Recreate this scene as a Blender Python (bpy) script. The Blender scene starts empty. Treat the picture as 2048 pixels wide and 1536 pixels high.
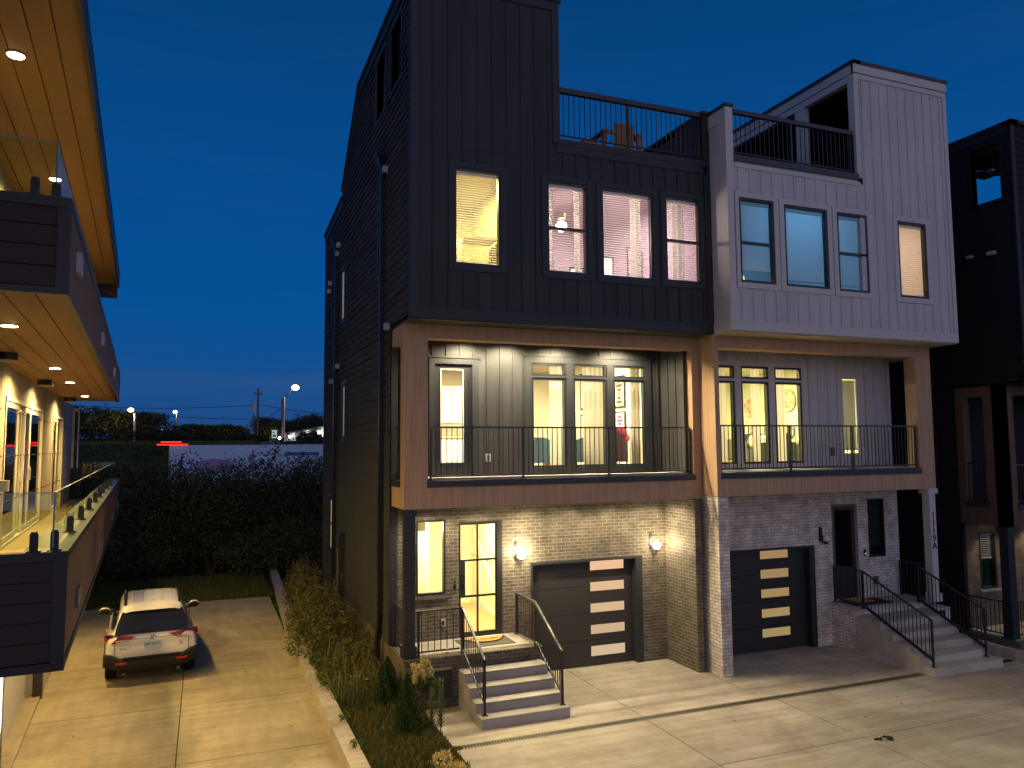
import bpy, bmesh, math, random
import numpy as np
from mathutils import Vector, Matrix
random.seed(7); rng = np.random.default_rng(7)
R = math.radians
sc = bpy.context.scene
COL = sc.collection
PI = math.pi

# ---------------------------------------------------------------- camera
YAW, PIT, ROL, FPX = 0.379597, 0.0802142, -0.00784929, 1539.75
cy, sy, cp, sp = math.cos(YAW), math.sin(YAW), math.cos(PIT), math.sin(PIT)
fw = Vector((sy*cp, cy*cp, sp)); rt0 = Vector((cy, -sy, 0)); up0 = rt0.cross(fw)
rt = rt0*math.cos(ROL)+up0*math.sin(ROL); up = -rt0*math.sin(ROL)+up0*math.cos(ROL)
cam_d = bpy.data.cameras.new("camera"); cam = bpy.data.objects.new("camera", cam_d); COL.objects.link(cam)
cam_d.sensor_width = 36; cam_d.lens = FPX/2048*36; cam_d.clip_end = 3000; cam_d.clip_start = .05
m3 = Matrix((rt, up, -fw)).transposed(); M4 = m3.to_4x4(); M4.translation = (0, 0, 5.1)
cam.matrix_world = M4; sc.camera = cam

# ---------------------------------------------------------------- sky: dusk, glow of the set sun behind the camera
w = bpy.data.worlds.new("World"); sc.world = w; w.use_nodes = True
nt = w.node_tree; nt.nodes.clear()
N = nt.nodes.new; L = nt.links.new
out = N('ShaderNodeOutputWorld'); bg = N('ShaderNodeBackground'); bg2 = N('ShaderNodeBackground'); add = N('ShaderNodeAddShader'); add2 = N('ShaderNodeAddShader')
tc = N('ShaderNodeTexCoord'); sep = N('ShaderNodeSeparateXYZ'); L(tc.outputs['Generated'], sep.inputs[0])
ramp = N('ShaderNodeValToRGB'); cr = ramp.color_ramp
cr.elements[0].position = 0.0; cr.elements[0].color = (.019, .062, .200, 1)
cr.elements[1].position = 1.0; cr.elements[1].color = (.0006, .022, .105, 1)
for p_, c_ in ((.06, (.010, .074, .250, 1)), (.16, (.0015, .080, .300, 1)), (.30, (.001, .072, .275, 1)), (.50, (.0008, .050, .190, 1))):
    e = cr.elements.new(p_); e.color = c_
L(sep.outputs['Z'], ramp.inputs[0])
mpw = N('ShaderNodeMapping'); mpw.inputs['Scale'].default_value = (1.2, 1.2, 9); L(tc.outputs['Generated'], mpw.inputs[0])
nzw = N('ShaderNodeTexNoise'); nzw.inputs['Scale'].default_value = 2.2; nzw.inputs['Detail'].default_value = 7; nzw.inputs['Roughness'].default_value = .55; L(mpw.outputs[0], nzw.inputs['Vector'])
rw = N('ShaderNodeValToRGB'); rw.color_ramp.elements[0].position = .47; rw.color_ramp.elements[1].position = .72; rw.color_ramp.elements[0].color = (0, 0, 0, 1); rw.color_ramp.elements[1].color = (1, 1, 1, 1); L(nzw.outputs[0], rw.inputs[0])
rz = N('ShaderNodeValToRGB'); rz.color_ramp.elements[0].position = .0; rz.color_ramp.elements[1].position = .22; rz.color_ramp.elements[0].color = (.55, .55, .55, 1); rz.color_ramp.elements[1].color = (.06, .06, .06, 1); L(sep.outputs['Z'], rz.inputs[0])
mw = N('ShaderNodeMath'); mw.operation = 'MULTIPLY'; L(rw.outputs[0], mw.inputs[0]); L(rz.outputs[0], mw.inputs[1])
mixw = N('ShaderNodeMixRGB'); mixw.inputs[2].default_value = (.050, .095, .250, 1); L(mw.outputs[0], mixw.inputs[0]); L(ramp.outputs[0], mixw.inputs[1]); L(mixw.outputs[0], bg.inputs[0]); bg.inputs[1].default_value = 1.0
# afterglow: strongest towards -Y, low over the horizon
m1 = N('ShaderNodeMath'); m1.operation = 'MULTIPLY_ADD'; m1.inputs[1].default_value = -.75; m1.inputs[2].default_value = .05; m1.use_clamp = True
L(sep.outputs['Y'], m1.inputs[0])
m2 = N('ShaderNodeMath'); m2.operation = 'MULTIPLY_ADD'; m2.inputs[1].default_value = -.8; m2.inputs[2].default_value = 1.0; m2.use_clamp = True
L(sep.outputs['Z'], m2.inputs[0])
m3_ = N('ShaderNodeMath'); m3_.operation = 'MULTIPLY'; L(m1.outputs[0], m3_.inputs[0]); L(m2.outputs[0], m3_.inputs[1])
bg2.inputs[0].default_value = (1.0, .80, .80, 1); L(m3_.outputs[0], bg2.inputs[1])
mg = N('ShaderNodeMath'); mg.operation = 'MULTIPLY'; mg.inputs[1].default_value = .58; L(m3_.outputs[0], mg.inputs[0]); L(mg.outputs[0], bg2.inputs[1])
# twilight sky texture, sun just below the horizon behind the camera
sky = N('ShaderNodeTexSky'); sky.sky_type = 'NISHITA'; sky.sun_disc = False; sky.sun_elevation = R(-3); sky.sun_rotation = R(180)
bg3 = N('ShaderNodeBackground'); bg3.inputs[1].default_value = .01; L(sky.outputs[0], bg3.inputs[0])
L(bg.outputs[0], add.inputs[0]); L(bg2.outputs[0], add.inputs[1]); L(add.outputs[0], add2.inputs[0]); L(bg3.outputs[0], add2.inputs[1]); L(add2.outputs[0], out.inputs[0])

sc.view_settings.view_transform = 'Standard'; sc.view_settings.look = 'None'; sc.view_settings.gamma = 1; sc.view_settings.exposure = 0.0
sc.render.engine = 'CYCLES'
cyc = sc.cycles
cyc.use_denoising = True; cyc.max_bounces = 7; cyc.diffuse_bounces = 3; cyc.glossy_bounces = 3; cyc.transparent_max_bounces = 16; cyc.transmission_bounces = 4
cyc.sample_clamp_indirect = 3; cyc.caustics_reflective = False; cyc.caustics_refractive = False

WARM = (1.0, .80, .48); WARM2 = (1.0, .66, .21)

# ---------------------------------------------------------------- materials
MATS = {}
def mat(name, col=(.5, .5, .5), rough=.6, spec=.3, metal=0, emit=None, es=0, var=0, vscale=3, bump=0, bscale=30, stretch=None, alpha=None):
    if name in MATS: return MATS[name]
    m = bpy.data.materials.new(name); m.use_nodes = True; t = m.node_tree; b = t.nodes['Principled BSDF']
    b.inputs['Base Color'].default_value = (*col, 1); b.inputs['Roughness'].default_value = rough
    b.inputs['Specular IOR Level'].default_value = spec; b.inputs['Metallic'].default_value = metal
    if emit: b.inputs['Emission Color'].default_value = (*emit, 1); b.inputs['Emission Strength'].default_value = es
    if var or bump:
        tcn = t.nodes.new('ShaderNodeTexCoord'); mp = t.nodes.new('ShaderNodeMapping'); t.links.new(tcn.outputs['Object'], mp.inputs[0])
        if stretch: mp.inputs['Scale'].default_value = stretch
    if var:
        n = t.nodes.new('ShaderNodeTexNoise'); n.inputs['Scale'].default_value = vscale; n.inputs['Detail'].default_value = 6
        t.links.new(mp.outputs[0], n.inputs['Vector'])
        r = t.nodes.new('ShaderNodeValToRGB'); r.color_ramp.elements[0].position = .3; r.color_ramp.elements[1].position = .7
        r.color_ramp.elements[0].color = (*[c*(1-var) for c in col], 1); r.color_ramp.elements[1].color = (*[min(1, c*(1+var)) for c in col], 1)
        t.links.new(n.outputs[0], r.inputs[0]); t.links.new(r.outputs[0], b.inputs['Base Color'])
    if bump:
        n = t.nodes.new('ShaderNodeTexNoise'); n.inputs['Scale'].default_value = bscale; n.inputs['Detail'].default_value = 5
        t.links.new(mp.outputs[0], n.inputs['Vector']); bp = t.nodes.new('ShaderNodeBump'); bp.inputs['Strength'].default_value = bump; bp.inputs['Distance'].default_value = .02
        t.links.new(n.outputs[0], bp.inputs['Height']); t.links.new(bp.outputs[0], b.inputs['Normal'])
    MATS[name] = m; return m

def brick_mat(name, c1, c2, mortar, scale=1.0, rough=.8, spec=.25):
    if name in MATS: return MATS[name]
    m = bpy.data.materials.new(name); m.use_nodes = True; t = m.node_tree; b = t.nodes['Principled BSDF']
    Nn = t.nodes.new; K = t.links.new
    tcn = Nn('ShaderNodeTexCoord'); s = Nn('ShaderNodeSeparateXYZ'); K(tcn.outputs['Object'], s.inputs[0])
    g = Nn('ShaderNodeNewGeometry'); sn = Nn('ShaderNodeSeparateXYZ'); K(g.outputs['Normal'], sn.inputs[0])
    ab = Nn('ShaderNodeMath'); ab.operation = 'ABSOLUTE'; K(sn.outputs['Y'], ab.inputs[0])
    gt = Nn('ShaderNodeMath'); gt.operation = 'GREATER_THAN'; gt.inputs[1].default_value = .5; K(ab.outputs[0], gt.inputs[0])
    az = Nn('ShaderNodeMath'); az.operation = 'ABSOLUTE'; K(sn.outputs['Z'], az.inputs[0])
    gz_ = Nn('ShaderNodeMath'); gz_.operation = 'GREATER_THAN'; gz_.inputs[1].default_value = .5; K(az.outputs[0], gz_.inputs[0])
    mx = Nn('ShaderNodeMix'); K(gt.outputs[0], mx.inputs[0]); K(s.outputs['Y'], mx.inputs[2]); K(s.outputs['X'], mx.inputs[3])
    my = Nn('ShaderNodeMix'); K(gz_.outputs[0], my.inputs[0]); K(s.outputs['Z'], my.inputs[2]); K(s.outputs['X'], my.inputs[3])
    c = Nn('ShaderNodeCombineXYZ'); K(mx.outputs[0], c.inputs[0]); K(my.outputs[0], c.inputs[1])
    nz0 = Nn('ShaderNodeTexNoise'); nz0.inputs['Scale'].default_value = 9; K(tcn.outputs['Object'], nz0.inputs['Vector'])
    wob = Nn('ShaderNodeMixRGB'); wob.blend_type = 'ADD'; wob.inputs[0].default_value = .02; K(c.outputs[0], wob.inputs[1]); K(nz0.outputs['Color'], wob.inputs[2])
    br = Nn('ShaderNodeTexBrick'); K(wob.outputs[0], br.inputs['Vector'])
    br.inputs['Color1'].default_value = (*c1, 1); br.inputs['Color2'].default_value = (*c2, 1); br.inputs['Mortar'].default_value = (*mortar, 1)
    br.inputs['Scale'].default_value = 1.0; br.inputs['Mortar Size'].default_value = .006; br.inputs['Mortar Smooth'].default_value = .3
    br.inputs['Brick Width'].default_value = .215*scale; br.inputs['Row Height'].default_value = .0765*scale; br.inputs['Bias'].default_value = -.25
    nz = Nn('ShaderNodeTexNoise'); nz.inputs['Scale'].default_value = 2.2; nz.inputs['Detail'].default_value = 8; nz.inputs['Roughness'].default_value = .75
    K(tcn.outputs['Object'], nz.inputs['Vector'])
    rr = Nn('ShaderNodeValToRGB'); rr.color_ramp.elements[0].position = .35; rr.color_ramp.elements[1].position = .75
    rr.color_ramp.elements[0].color = (.62, .62, .62, 1); rr.color_ramp.elements[1].color = (1.7, 1.65, 1.55, 1); K(nz.outputs[0], rr.inputs[0])
    mu = Nn('ShaderNodeMixRGB'); mu.blend_type = 'MULTIPLY'; mu.inputs[0].default_value = 1; K(br.outputs['Color'], mu.inputs[1]); K(rr.outputs[0], mu.inputs[2])
    K(mu.outputs[0], b.inputs['Base Color']); b.inputs['Roughness'].default_value = rough; b.inputs['Specular IOR Level'].default_value = spec
    n2 = Nn('ShaderNodeTexNoise'); n2.inputs['Scale'].default_value = 45; K(tcn.outputs['Object'], n2.inputs['Vector'])
    ad = Nn('ShaderNodeMath'); ad.operation = 'MULTIPLY_ADD'; ad.inputs[1].default_value = -1.4; K(br.outputs['Fac'], ad.inputs[0]); K(n2.outputs[0], ad.inputs[2])
    bp = Nn('ShaderNodeBump'); bp.inputs['Strength'].default_value = .8; bp.inputs['Distance'].default_value = .008
    K(ad.outputs[0], bp.inputs['Height']); K(bp.outputs[0], b.inputs['Normal'])
    MATS[name] = m; return m

def glass_mat(name, refl=.5, tint=(1, 1, 1), rough=.0, base=.04):
    if name in MATS: return MATS[name]
    m = bpy.data.materials.new(name); m.use_nodes = True; t = m.node_tree; t.nodes.clear()
    o = t.nodes.new('ShaderNodeOutputMaterial'); mx = t.nodes.new('ShaderNodeMixShader'); tr = t.nodes.new('ShaderNodeBsdfTransparent'); gl = t.nodes.new('ShaderNodeBsdfGlossy')
    tr.inputs[0].default_value = (*tint, 1); gl.inputs['Roughness'].default_value = rough
    lw = t.nodes.new('ShaderNodeLayerWeight'); lw.inputs[0].default_value = .35
    ma = t.nodes.new('ShaderNodeMath'); ma.operation = 'MULTIPLY_ADD'; ma.inputs[1].default_value = refl; ma.inputs[2].default_value = base; ma.use_clamp = True
    t.links.new(lw.outputs['Fresnel'], ma.inputs[0]); t.links.new(ma.outputs[0], mx.inputs[0]); t.links.new(tr.outputs[0], mx.inputs[1]); t.links.new(gl.outputs[0], mx.inputs[2]); t.links.new(mx.outputs[0], o.inputs[0])
    MATS[name] = m; return m

def emis(name, col, s):
    if name in MATS: return MATS[name]
    m = bpy.data.materials.new(name); m.use_nodes = True; t = m.node_tree; t.nodes.clear()
    o = t.nodes.new('ShaderNodeOutputMaterial'); e = t.nodes.new('ShaderNodeEmission'); e.inputs[0].default_value = (*col, 1); e.inputs[1].default_value = s
    t.links.new(e.outputs[0], o.inputs[0]); MATS[name] = m; return m

def translucent(name, col, f=.5):
    if name in MATS: return MATS[name]
    m = bpy.data.materials.new(name); m.use_nodes = True; t = m.node_tree; t.nodes.clear()
    o = t.nodes.new('ShaderNodeOutputMaterial'); mx = t.nodes.new('ShaderNodeMixShader'); d = t.nodes.new('ShaderNodeBsdfDiffuse'); tl = t.nodes.new('ShaderNodeBsdfTranslucent')
    d.inputs[0].default_value = (*col, 1); tl.inputs[0].default_value = (*col, 1); mx.inputs[0].default_value = f
    t.links.new(d.outputs[0], mx.inputs[1]); t.links.new(tl.outputs[0], mx.inputs[2]); t.links.new(mx.outputs[0], o.inputs[0]); MATS[name] = m; return m

def concrete_mat(name, col, stain=.35, streak=(.25, 2.2, 1)):
    if name in MATS: return MATS[name]
    m = bpy.data.materials.new(name); m.use_nodes = True; t = m.node_tree; b = t.nodes['Principled BSDF']; Nn = t.nodes.new; K = t.links.new
    tcn = Nn('ShaderNodeTexCoord')
    def noise(scale, st, det=8, rg=.6):
        mp = Nn('ShaderNodeMapping'); mp.inputs['Scale'].default_value = st; K(tcn.outputs['Object'], mp.inputs[0])
        n = Nn('ShaderNodeTexNoise'); n.inputs['Scale'].default_value = scale; n.inputs['Detail'].default_value = det; n.inputs['Roughness'].default_value = rg; n.inputs['Distortion'].default_value = .4
        K(mp.outputs[0], n.inputs['Vector']); return n
    def ramp_(n, a, bb, ca, cb):
        r = Nn('ShaderNodeValToRGB'); r.color_ramp.elements[0].position = a; r.color_ramp.elements[1].position = bb
        r.color_ramp.elements[0].color = (*ca, 1); r.color_ramp.elements[1].color = (*cb, 1); K(n.outputs[0], r.inputs[0]); return r
    def mul(a, bb, f=1):
        x = Nn('ShaderNodeMixRGB'); x.blend_type = 'MULTIPLY'; x.inputs[0].default_value = f; K(a.outputs[0], x.inputs[1]); K(bb.outputs[0], x.inputs[2]); return x
    base = ramp_(noise(1.6, streak), .3, .75, [c*.86 for c in col], [c*1.12 for c in col])
    st = ramp_(noise(.55, (1, 1, 1), 10, .7), .42, .60, (1-stain, 1-stain*1.05, 1-stain*1.15), (1, 1, 1))
    sp_ = ramp_(noise(5.5, (1, 1, 1), 3, .5), .22, .30, (.35, .3, .25), (1, 1, 1))
    rust = ramp_(noise(.9, (.6, 1.6, 1), 6, .6), .63, .74, (1, 1, 1), (.93, .80, .62))
    tyre = ramp_(noise(2.0, (.12, 3.0, 1), 6, .6), .40, .62, (.88, .87, .86), (1.05, 1.05, 1.04))
    c = mul(mul(mul(mul(base, st), sp_, .7), rust), tyre)
    K(c.outputs[0], b.inputs['Base Color']); b.inputs['Roughness'].default_value = .78; b.inputs['Specular IOR Level'].default_value = .3
    n = noise(60, (1, 1, 1), 4); bp = Nn('ShaderNodeBump'); bp.inputs['Strength'].default_value = .25; bp.inputs['Distance'].default_value = .01; K(n.outputs[0], bp.inputs['Height']); K(bp.outputs[0], b.inputs['Normal'])
    MATS[name] = m; return m

m_dark = mat('dark board siding', (.037, .039, .043), .6, .3, var=.22, vscale=2.5, bump=.15, bscale=40, stretch=(1, 1, .2))
m_dark2 = mat('dark trim', (.025, .029, .034), .5, .4)
m_lap = mat('dark lap siding', (.046, .050, .052), .8, .12, var=.2, vscale=2, stretch=(1, .3, 2))
m_white = mat('light board siding', (.56, .53, .54), .6, .3, var=.10, vscale=2.0, stretch=(1, 1, .3))
m_white2 = mat('light trim', (.58, .55, .53), .55, .3)
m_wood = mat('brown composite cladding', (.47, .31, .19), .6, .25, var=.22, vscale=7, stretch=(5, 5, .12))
m_blackmetal = mat('black metal', (.012, .012, .014), .38, .5)
m_railtop = mat('black rail cap', (.03, .033, .038), .35, .5)
m_frame = mat('black window frame', (.014, .015, .018), .4, .5)
m_brickD = brick_mat('dark brick', (.085, .074, .062), (.14, .125, .102), (.27, .245, .195), rough=.65, spec=.4)
m_brickW = brick_mat('whitewashed brick', (.62, .57, .53), (.80, .75, .70), (.22, .19, .165))
m_conc = concrete_mat('forecourt concrete', (.46, .42, .36), .28)
m_conc2 = concrete_mat('driveway concrete', (.44, .385, .27), .22, (2.2, .35, 1))
m_step = concrete_mat('step concrete', (.46, .44, .42), .18, (.5, .5, 2))
m_block = concrete_mat('wall cap concrete', (.47, .43, .36), .2, (1, 1, 1))
m_glass = glass_mat('window glass', .55)
m_glass_d = glass_mat('dark window glass', .9, (.35, .4, .4), base=.10)
m_rail_glass = glass_mat('balustrade glass', .7, (.72, .86, .74), base=.07)
m_cream = mat('cream paint', (.82, .76, .60), .6, .2)
m_whitep = mat('white paint', (.80, .78, .72), .5, .3)
m_blind = translucent('blind slat', (.92, .90, .88), .3)
m_door = mat('black door paint', (.018, .018, .020), .4, .5)
m_chrome = mat('chrome', (.7, .7, .7), .15, .5, 1)
m_black = mat('black rubber', (.012, .012, .012), .8, .2)
m_floor = mat('oak floor', (.45, .30, .16), .4, .4, var=.15, vscale=4, stretch=(8, 1, 1))

# ---------------------------------------------------------------- mesh builder
IDM = lambda a, b, c: (a, b, c)
class MB:
    def __init__(s): s.v = []; s.f = []; s.mi = []; s.M = IDM; s.k = 0
    def q(s, *pts, k=None):
        n = len(s.v); s.v += [s.M(*p) for p in pts]; s.f.append(tuple(range(n, n+len(pts)))); s.mi.append(s.k if k is None else k)
    def box(s, x0, x1, y0, y1, z0, z1, k=None):
        n = len(s.v)
        s.v += [s.M(x, y, z) for z in (z0, z1) for x, y in ((x0, y0), (x1, y0), (x1, y1), (x0, y1))]
        for f in ((3, 2, 1, 0), (4, 5, 6, 7), (0, 1, 5, 4), (1, 2, 6, 5), (2, 3, 7, 6), (3, 0, 4, 7)):
            s.f.append(tuple(n+i for i in f)); s.mi.append(s.k if k is None else k)
        return s
    def bar(s, p0, p1, w, h=None, k=None, upv=(0, 0, 1)):
        h = h or w; p0 = Vector(p0); p1 = Vector(p1); d = (p1-p0).normalized(); u = Vector(upv)
        if abs(d.dot(u)) > .98: u = Vector((0, 1, 0))
        r = d.cross(u).normalized(); u = r.cross(d)
        n = len(s.v)
        for p in (p0, p1):
            for a, b in ((-1, -1), (1, -1), (1, 1), (-1, 1)):
                v = p+r*(a*w/2)+u*(b*h/2); s.v.append(s.M(*v))
        for f in ((3, 2, 1, 0), (4, 5, 6, 7), (0, 1, 5, 4), (1, 2, 6, 5), (2, 3, 7, 6), (3, 0, 4, 7)):
            s.f.append(tuple(n+i for i in f)); s.mi.append(s.k if k is None else k)
    def tube(s, pts, r, n=8, k=None, r2=None):
        pts = [Vector(p) for p in pts]; m = len(pts); base = len(s.v)
        for i, p in enumerate(pts):
            d = (pts[min(i+1, m-1)]-pts[max(i-1, 0)]).normalized(); u = Vector((0, 0, 1)) if abs(d.z) < .95 else Vector((1, 0, 0))
            a = d.cross(u).normalized(); b = a.cross(d)
            rr = r if r2 is None else r+(r2-r)*i/max(1, m-1)
            for j in range(n):
                t = 2*PI*j/n; v = p+a*(rr*math.cos(t))+b*(rr*math.sin(t)); s.v.append(s.M(*v))
        for i in range(m-1):
            for j in range(n):
                s.f.append((base+i*n+j, base+i*n+(j+1) % n, base+(i+1)*n+(j+1) % n, base+(i+1)*n+j)); s.mi.append(s.k if k is None else k)
        s.f.append(tuple(base+j for j in range(n))[::-1]); s.mi.append(s.k if k is None else k)
        s.f.append(tuple(base+(m-1)*n+j for j in range(n))); s.mi.append(s.k if k is None else k)
    def lathe(s, c, prof, n=20, k=None):
        c = Vector(c); base = len(s.v); m = len(prof)
        for r, z in prof:
            for j in range(n): t = 2*PI*j/n; s.v.append(s.M(c.x+r*math.cos(t), c.y+r*math.sin(t), c.z+z))
        for i in range(m-1):
            for j in range(n): s.f.append((base+i*n+j, base+i*n+(j+1) % n, base+(i+1)*n+(j+1) % n, base+(i+1)*n+j)); s.mi.append(s.k if k is None else k)
        s.f.append(tuple(base+j for j in range(n))[::-1]); s.mi.append(s.k if k is None else k)
        s.f.append(tuple(base+(m-1)*n+j for j in range(n))); s.mi.append(s.k if k is None else k)
    def sphere(s, c, r, n=14, k=None, sx=1, sy_=1, sz=1):
        c = Vector(c); base = len(s.v); m = n//2+1
        for i in range(m):
            th = PI*i/(m-1)
            for j in range(n): t = 2*PI*j/n; s.v.append(s.M(c.x+sx*r*math.sin(th)*math.cos(t), c.y+sy_*r*math.sin(th)*math.sin(t), c.z+sz*r*math.cos(th)))
        for i in range(m-1):
            for j in range(n): s.f.append((base+(i+1)*n+j, base+(i+1)*n+(j+1) % n, base+i*n+(j+1) % n, base+i*n+j)); s.mi.append(s.k if k is None else k)
    def wall(s, a0, a1, z0, z1, d0, d1, holes=(), k=None):
        """panel in (a,z), depth d0 (outer) to d1, with rectangular holes (a0,a1,z0,z1)"""
        A = sorted({a0, a1, *[min(max(h[i], a0), a1) for h in holes for i in (0, 1)]}); Z = sorted({z0, z1, *[min(max(h[i], z0), z1) for h in holes for i in (2, 3)]})
        def solid(i, j):
            if i < 0 or j < 0 or i >= len(A)-1 or j >= len(Z)-1: return False
            ca, cz = (A[i]+A[i+1])/2, (Z[j]+Z[j+1])/2
            return not any(h[0] < ca < h[1] and h[2] < cz < h[3] for h in holes)
        for i in range(len(A)-1):
            for j in range(len(Z)-1):
                if not solid(i, j): continue
                x0, x1, y0, y1 = A[i], A[i+1], Z[j], Z[j+1]
                s.q((x0, d0, y0), (x1, d0, y0), (x1, d0, y1), (x0, d0, y1), k=k); s.q((x1, d1, y0), (x0, d1, y0), (x0, d1, y1), (x1, d1, y1), k=k)
                if not solid(i-1, j): s.q((x0, d1, y0), (x0, d0, y0), (x0, d0, y1), (x0, d1, y1), k=k)
                if not solid(i+1, j): s.q((x1, d0, y0), (x1, d1, y0), (x1, d1, y1), (x1, d0, y1), k=k)
                if not solid(i, j-1): s.q((x0, d1, y0), (x1, d1, y0), (x1, d0, y0), (x0, d0, y0), k=k)
                if not solid(i, j+1): s.q((x0, d0, y1), (x1, d0, y1), (x1, d1, y1), (x0, d1, y1), k=k)
    def build(s, name, mats, parent=None, smooth=False, fix=True):
        if not isinstance(mats, (list, tuple)): mats = [mats]
        o_ = Vector((0, 0, 0))
        if parent is not None: o_ = Vector(ORG.get(parent.name, (0, 0, 0)))
        me = bpy.data.meshes.new(name); me.from_pydata([tuple(Vector(v)-o_) for v in s.v], [], s.f)
        for m in mats: me.materials.append(m)
        me.polygons.foreach_set('material_index', s.mi)
        if smooth: me.polygons.foreach_set('use_smooth', [True]*len(s.f))
        me.update()
        if fix:
            bm = bmesh.new(); bm.from_mesh(me); bmesh.ops.recalc_face_normals(bm, faces=bm.faces); bm.to_mesh(me); bm.free()
        ob = bpy.data.objects.new(name, me); COL.objects.link(ob)
        if parent is not None: ob.parent = parent; ORG[ob.name] = tuple(o_)
        return ob
ORG = {}
def thing(name, label, cat, loc=(0, 0, 0), group=None, rz=0, world=None):
    o = bpy.data.objects.new(name, None); COL.objects.link(o); o.empty_display_size = .2
    o.location = world if world is not None else loc; o.rotation_euler = (0, 0, rz); ORG[o.name] = tuple(loc)
    o['label'] = label; o['category'] = cat
    if group: o['group'] = group
    return o
def tag(o, label, cat, group=None):
    o['label'] = label; o['category'] = cat
    if group: o['group'] = group
    return o
def struct(o): o['kind'] = 'structure'; return o
def stuff(o): o['kind'] = 'stuff'; return o
def single(mb, name, mats, label, cat, group=None, smooth=False, loc=None):
    """thing made of one mesh, its origin at its own base"""
    P = np.array(mb.v); c = Vector(((P[:, 0].min()+P[:, 0].max())/2, (P[:, 1].min()+P[:, 1].max())/2, P[:, 2].min())) if loc is None else Vector(loc)
    mb.v = [tuple(Vector(v)-c) for v in mb.v]; o = mb.build(name, mats, None, smooth); o.location = c
    return tag(o, label, cat, group)
def copy_tree(o, parent=None, **kw):
    c = o.copy(); COL.objects.link(c)
    if parent is not None: c.parent = parent
    for ch in list(o.children): copy_tree(ch, c)
    for k_, v_ in kw.items(): c[k_] = v_
    return c
def light(kind, name, loc, power, col=WARM, size=.1, parent=None, spot=None, rot=None, blend=.5, shape=None, sy2=None):
    ld = bpy.data.lights.new(name, kind); ld.energy = power; ld.color = col
    if kind == 'AREA':
        ld.size = size
        if sy2: ld.shape = 'RECTANGLE'; ld.size_y = sy2
    else: ld.shadow_soft_size = size
    if spot: ld.spot_size = spot; ld.spot_blend = blend
    o = bpy.data.objects.new(name, ld); COL.objects.link(o)
    p = Vector(loc)
    if parent is not None: p = p-Vector(ORG.get(parent.name, (0, 0, 0))); o.parent = parent
    o.location = p
    if rot: o.rotation_euler = rot
    return o
def text_obj(name, s, size, loc, rot, m, parent=None, extrude=.002, align='CENTER'):
    cu = bpy.data.curves.new(name, 'FONT'); cu.body = s; cu.size = size; cu.extrude = extrude; cu.align_x = align; cu.align_y = 'CENTER'
    t = bpy.data.objects.new(name+'_t', cu); COL.objects.link(t); bpy.context.view_layer.update()
    me = bpy.data.meshes.new_from_object(t.evaluated_get(bpy.context.evaluated_depsgraph_get())); bpy.data.objects.remove(t)
    me.materials.clear(); me.materials.append(m)
    o = bpy.data.objects.new(name, me); COL.objects.link(o); p = Vector(loc)
    if parent is not None: p = p-Vector(ORG.get(parent.name, (0, 0, 0))); o.parent = parent
    o.location = p; o.rotation_euler = rot
    return o
def subtract(iv, cuts):
    for c0, c1 in cuts:
        n = []
        for a, b in iv:
            if c1 <= a or c0 >= b: n.append((a, b)); continue
            if c0 > a: n.append((a, c0))
            if c1 < b: n.append((c1, b))
        iv = n
    return [(a, b) for a, b in iv if b-a > .01]
def front(Y): return lambda a, d, z: (a, Y+d, z)
def sideL(X): return lambda a, d, z: (X+d, a, z)     # wall facing -X, a runs along Y

def window(parent, M, a0, a1, z0, z1, mf=None, fr=.055, mid=None, glass=None, trim=None, tw=.11, tout=.022, recess=.05, vm=None, blind=None, name='window', sill=False):
    """frame (part) with pane, trim and blind as sub-parts; a0..a1, z0..z1 is the outer size of the frame"""
    mf = mf or m_frame; f = MB(); f.M = M
    f.wall(a0, a1, z0, z1, -.012, recess+.05, [(a0+fr, a1-fr, z0+fr, z1-fr)])
    for z in ([mid] if mid and not isinstance(mid, (list, tuple)) else (mid or [])): f.box(a0+fr, a1-fr, .0, recess+.04, z-.028, z+.028)
    for a in (vm or []): f.box(a-.025, a+.025, .0, recess+.04, z0+fr, z1-fr)
    fo = f.build(name, mf, parent)
    g = MB(); g.M = M; g.q((a0+fr, recess, z0+fr), (a1-fr, recess, z0+fr), (a1-fr, recess, z1-fr), (a0+fr, recess, z1-fr)); g.build('pane', glass or m_glass, fo, fix=False)
    if trim:
        t = MB(); t.M = M; t.wall(a0-tw, a1+tw, z0-tw, z1+tw, -tout, .03, [(a0-.002, a1+.002, z0-.002, z1+.002)]); t.build('trim', trim, fo)
    if blind:
        b = MB(); b.M = M; z = z0+fr+.03; tilt = blind.get('tilt', .6); e = .026; top = z1-fr-.07; bot = z0+fr+blind.get('raise', 0)
        z = bot+.05
        while z < top:
            dy, dz = e*math.cos(tilt), e*math.sin(tilt)
            b.q((a0+fr+.012, recess+.055-dy, z-dz), (a1-fr-.012, recess+.055-dy, z-dz), (a1-fr-.012, recess+.055+dy, z+dz), (a0+fr+.012, recess+.055+dy, z+dz)); z += .050
        b.box(a0+fr+.008, a1-fr-.008, recess+.02, recess+.085, top+.005, z1-fr-.003)
        b.box(a0+fr+.01, a1-fr-.01, recess+.03, recess+.08, bot+.005, bot+.03)
        for a in (a0+fr+.12, a1-fr-.12): b.box(a-.003, a+.003, recess+.028, recess+.03, bot, top)
        b.build('blind', blind.get('mat', m_blind), fo, fix=False)
    return fo

def battens(mb, M, a0, a1, step, z0f, z1f, holes, w=.045, out=.022, k=None, off=0):
    mb.M = M; a = a0+off
    while a < a1:
        iv = subtract([(z0f(a) if callable(z0f) else z0f, z1f(a) if callable(z1f) else z1f)], [(h[2], h[3]) for h in holes if h[0]-w/2 < a < h[1]+w/2])
        for z0, z1 in iv: mb.box(a-w/2, a+w/2, -out, .005, z0, z1, k=k)
        a += step

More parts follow.
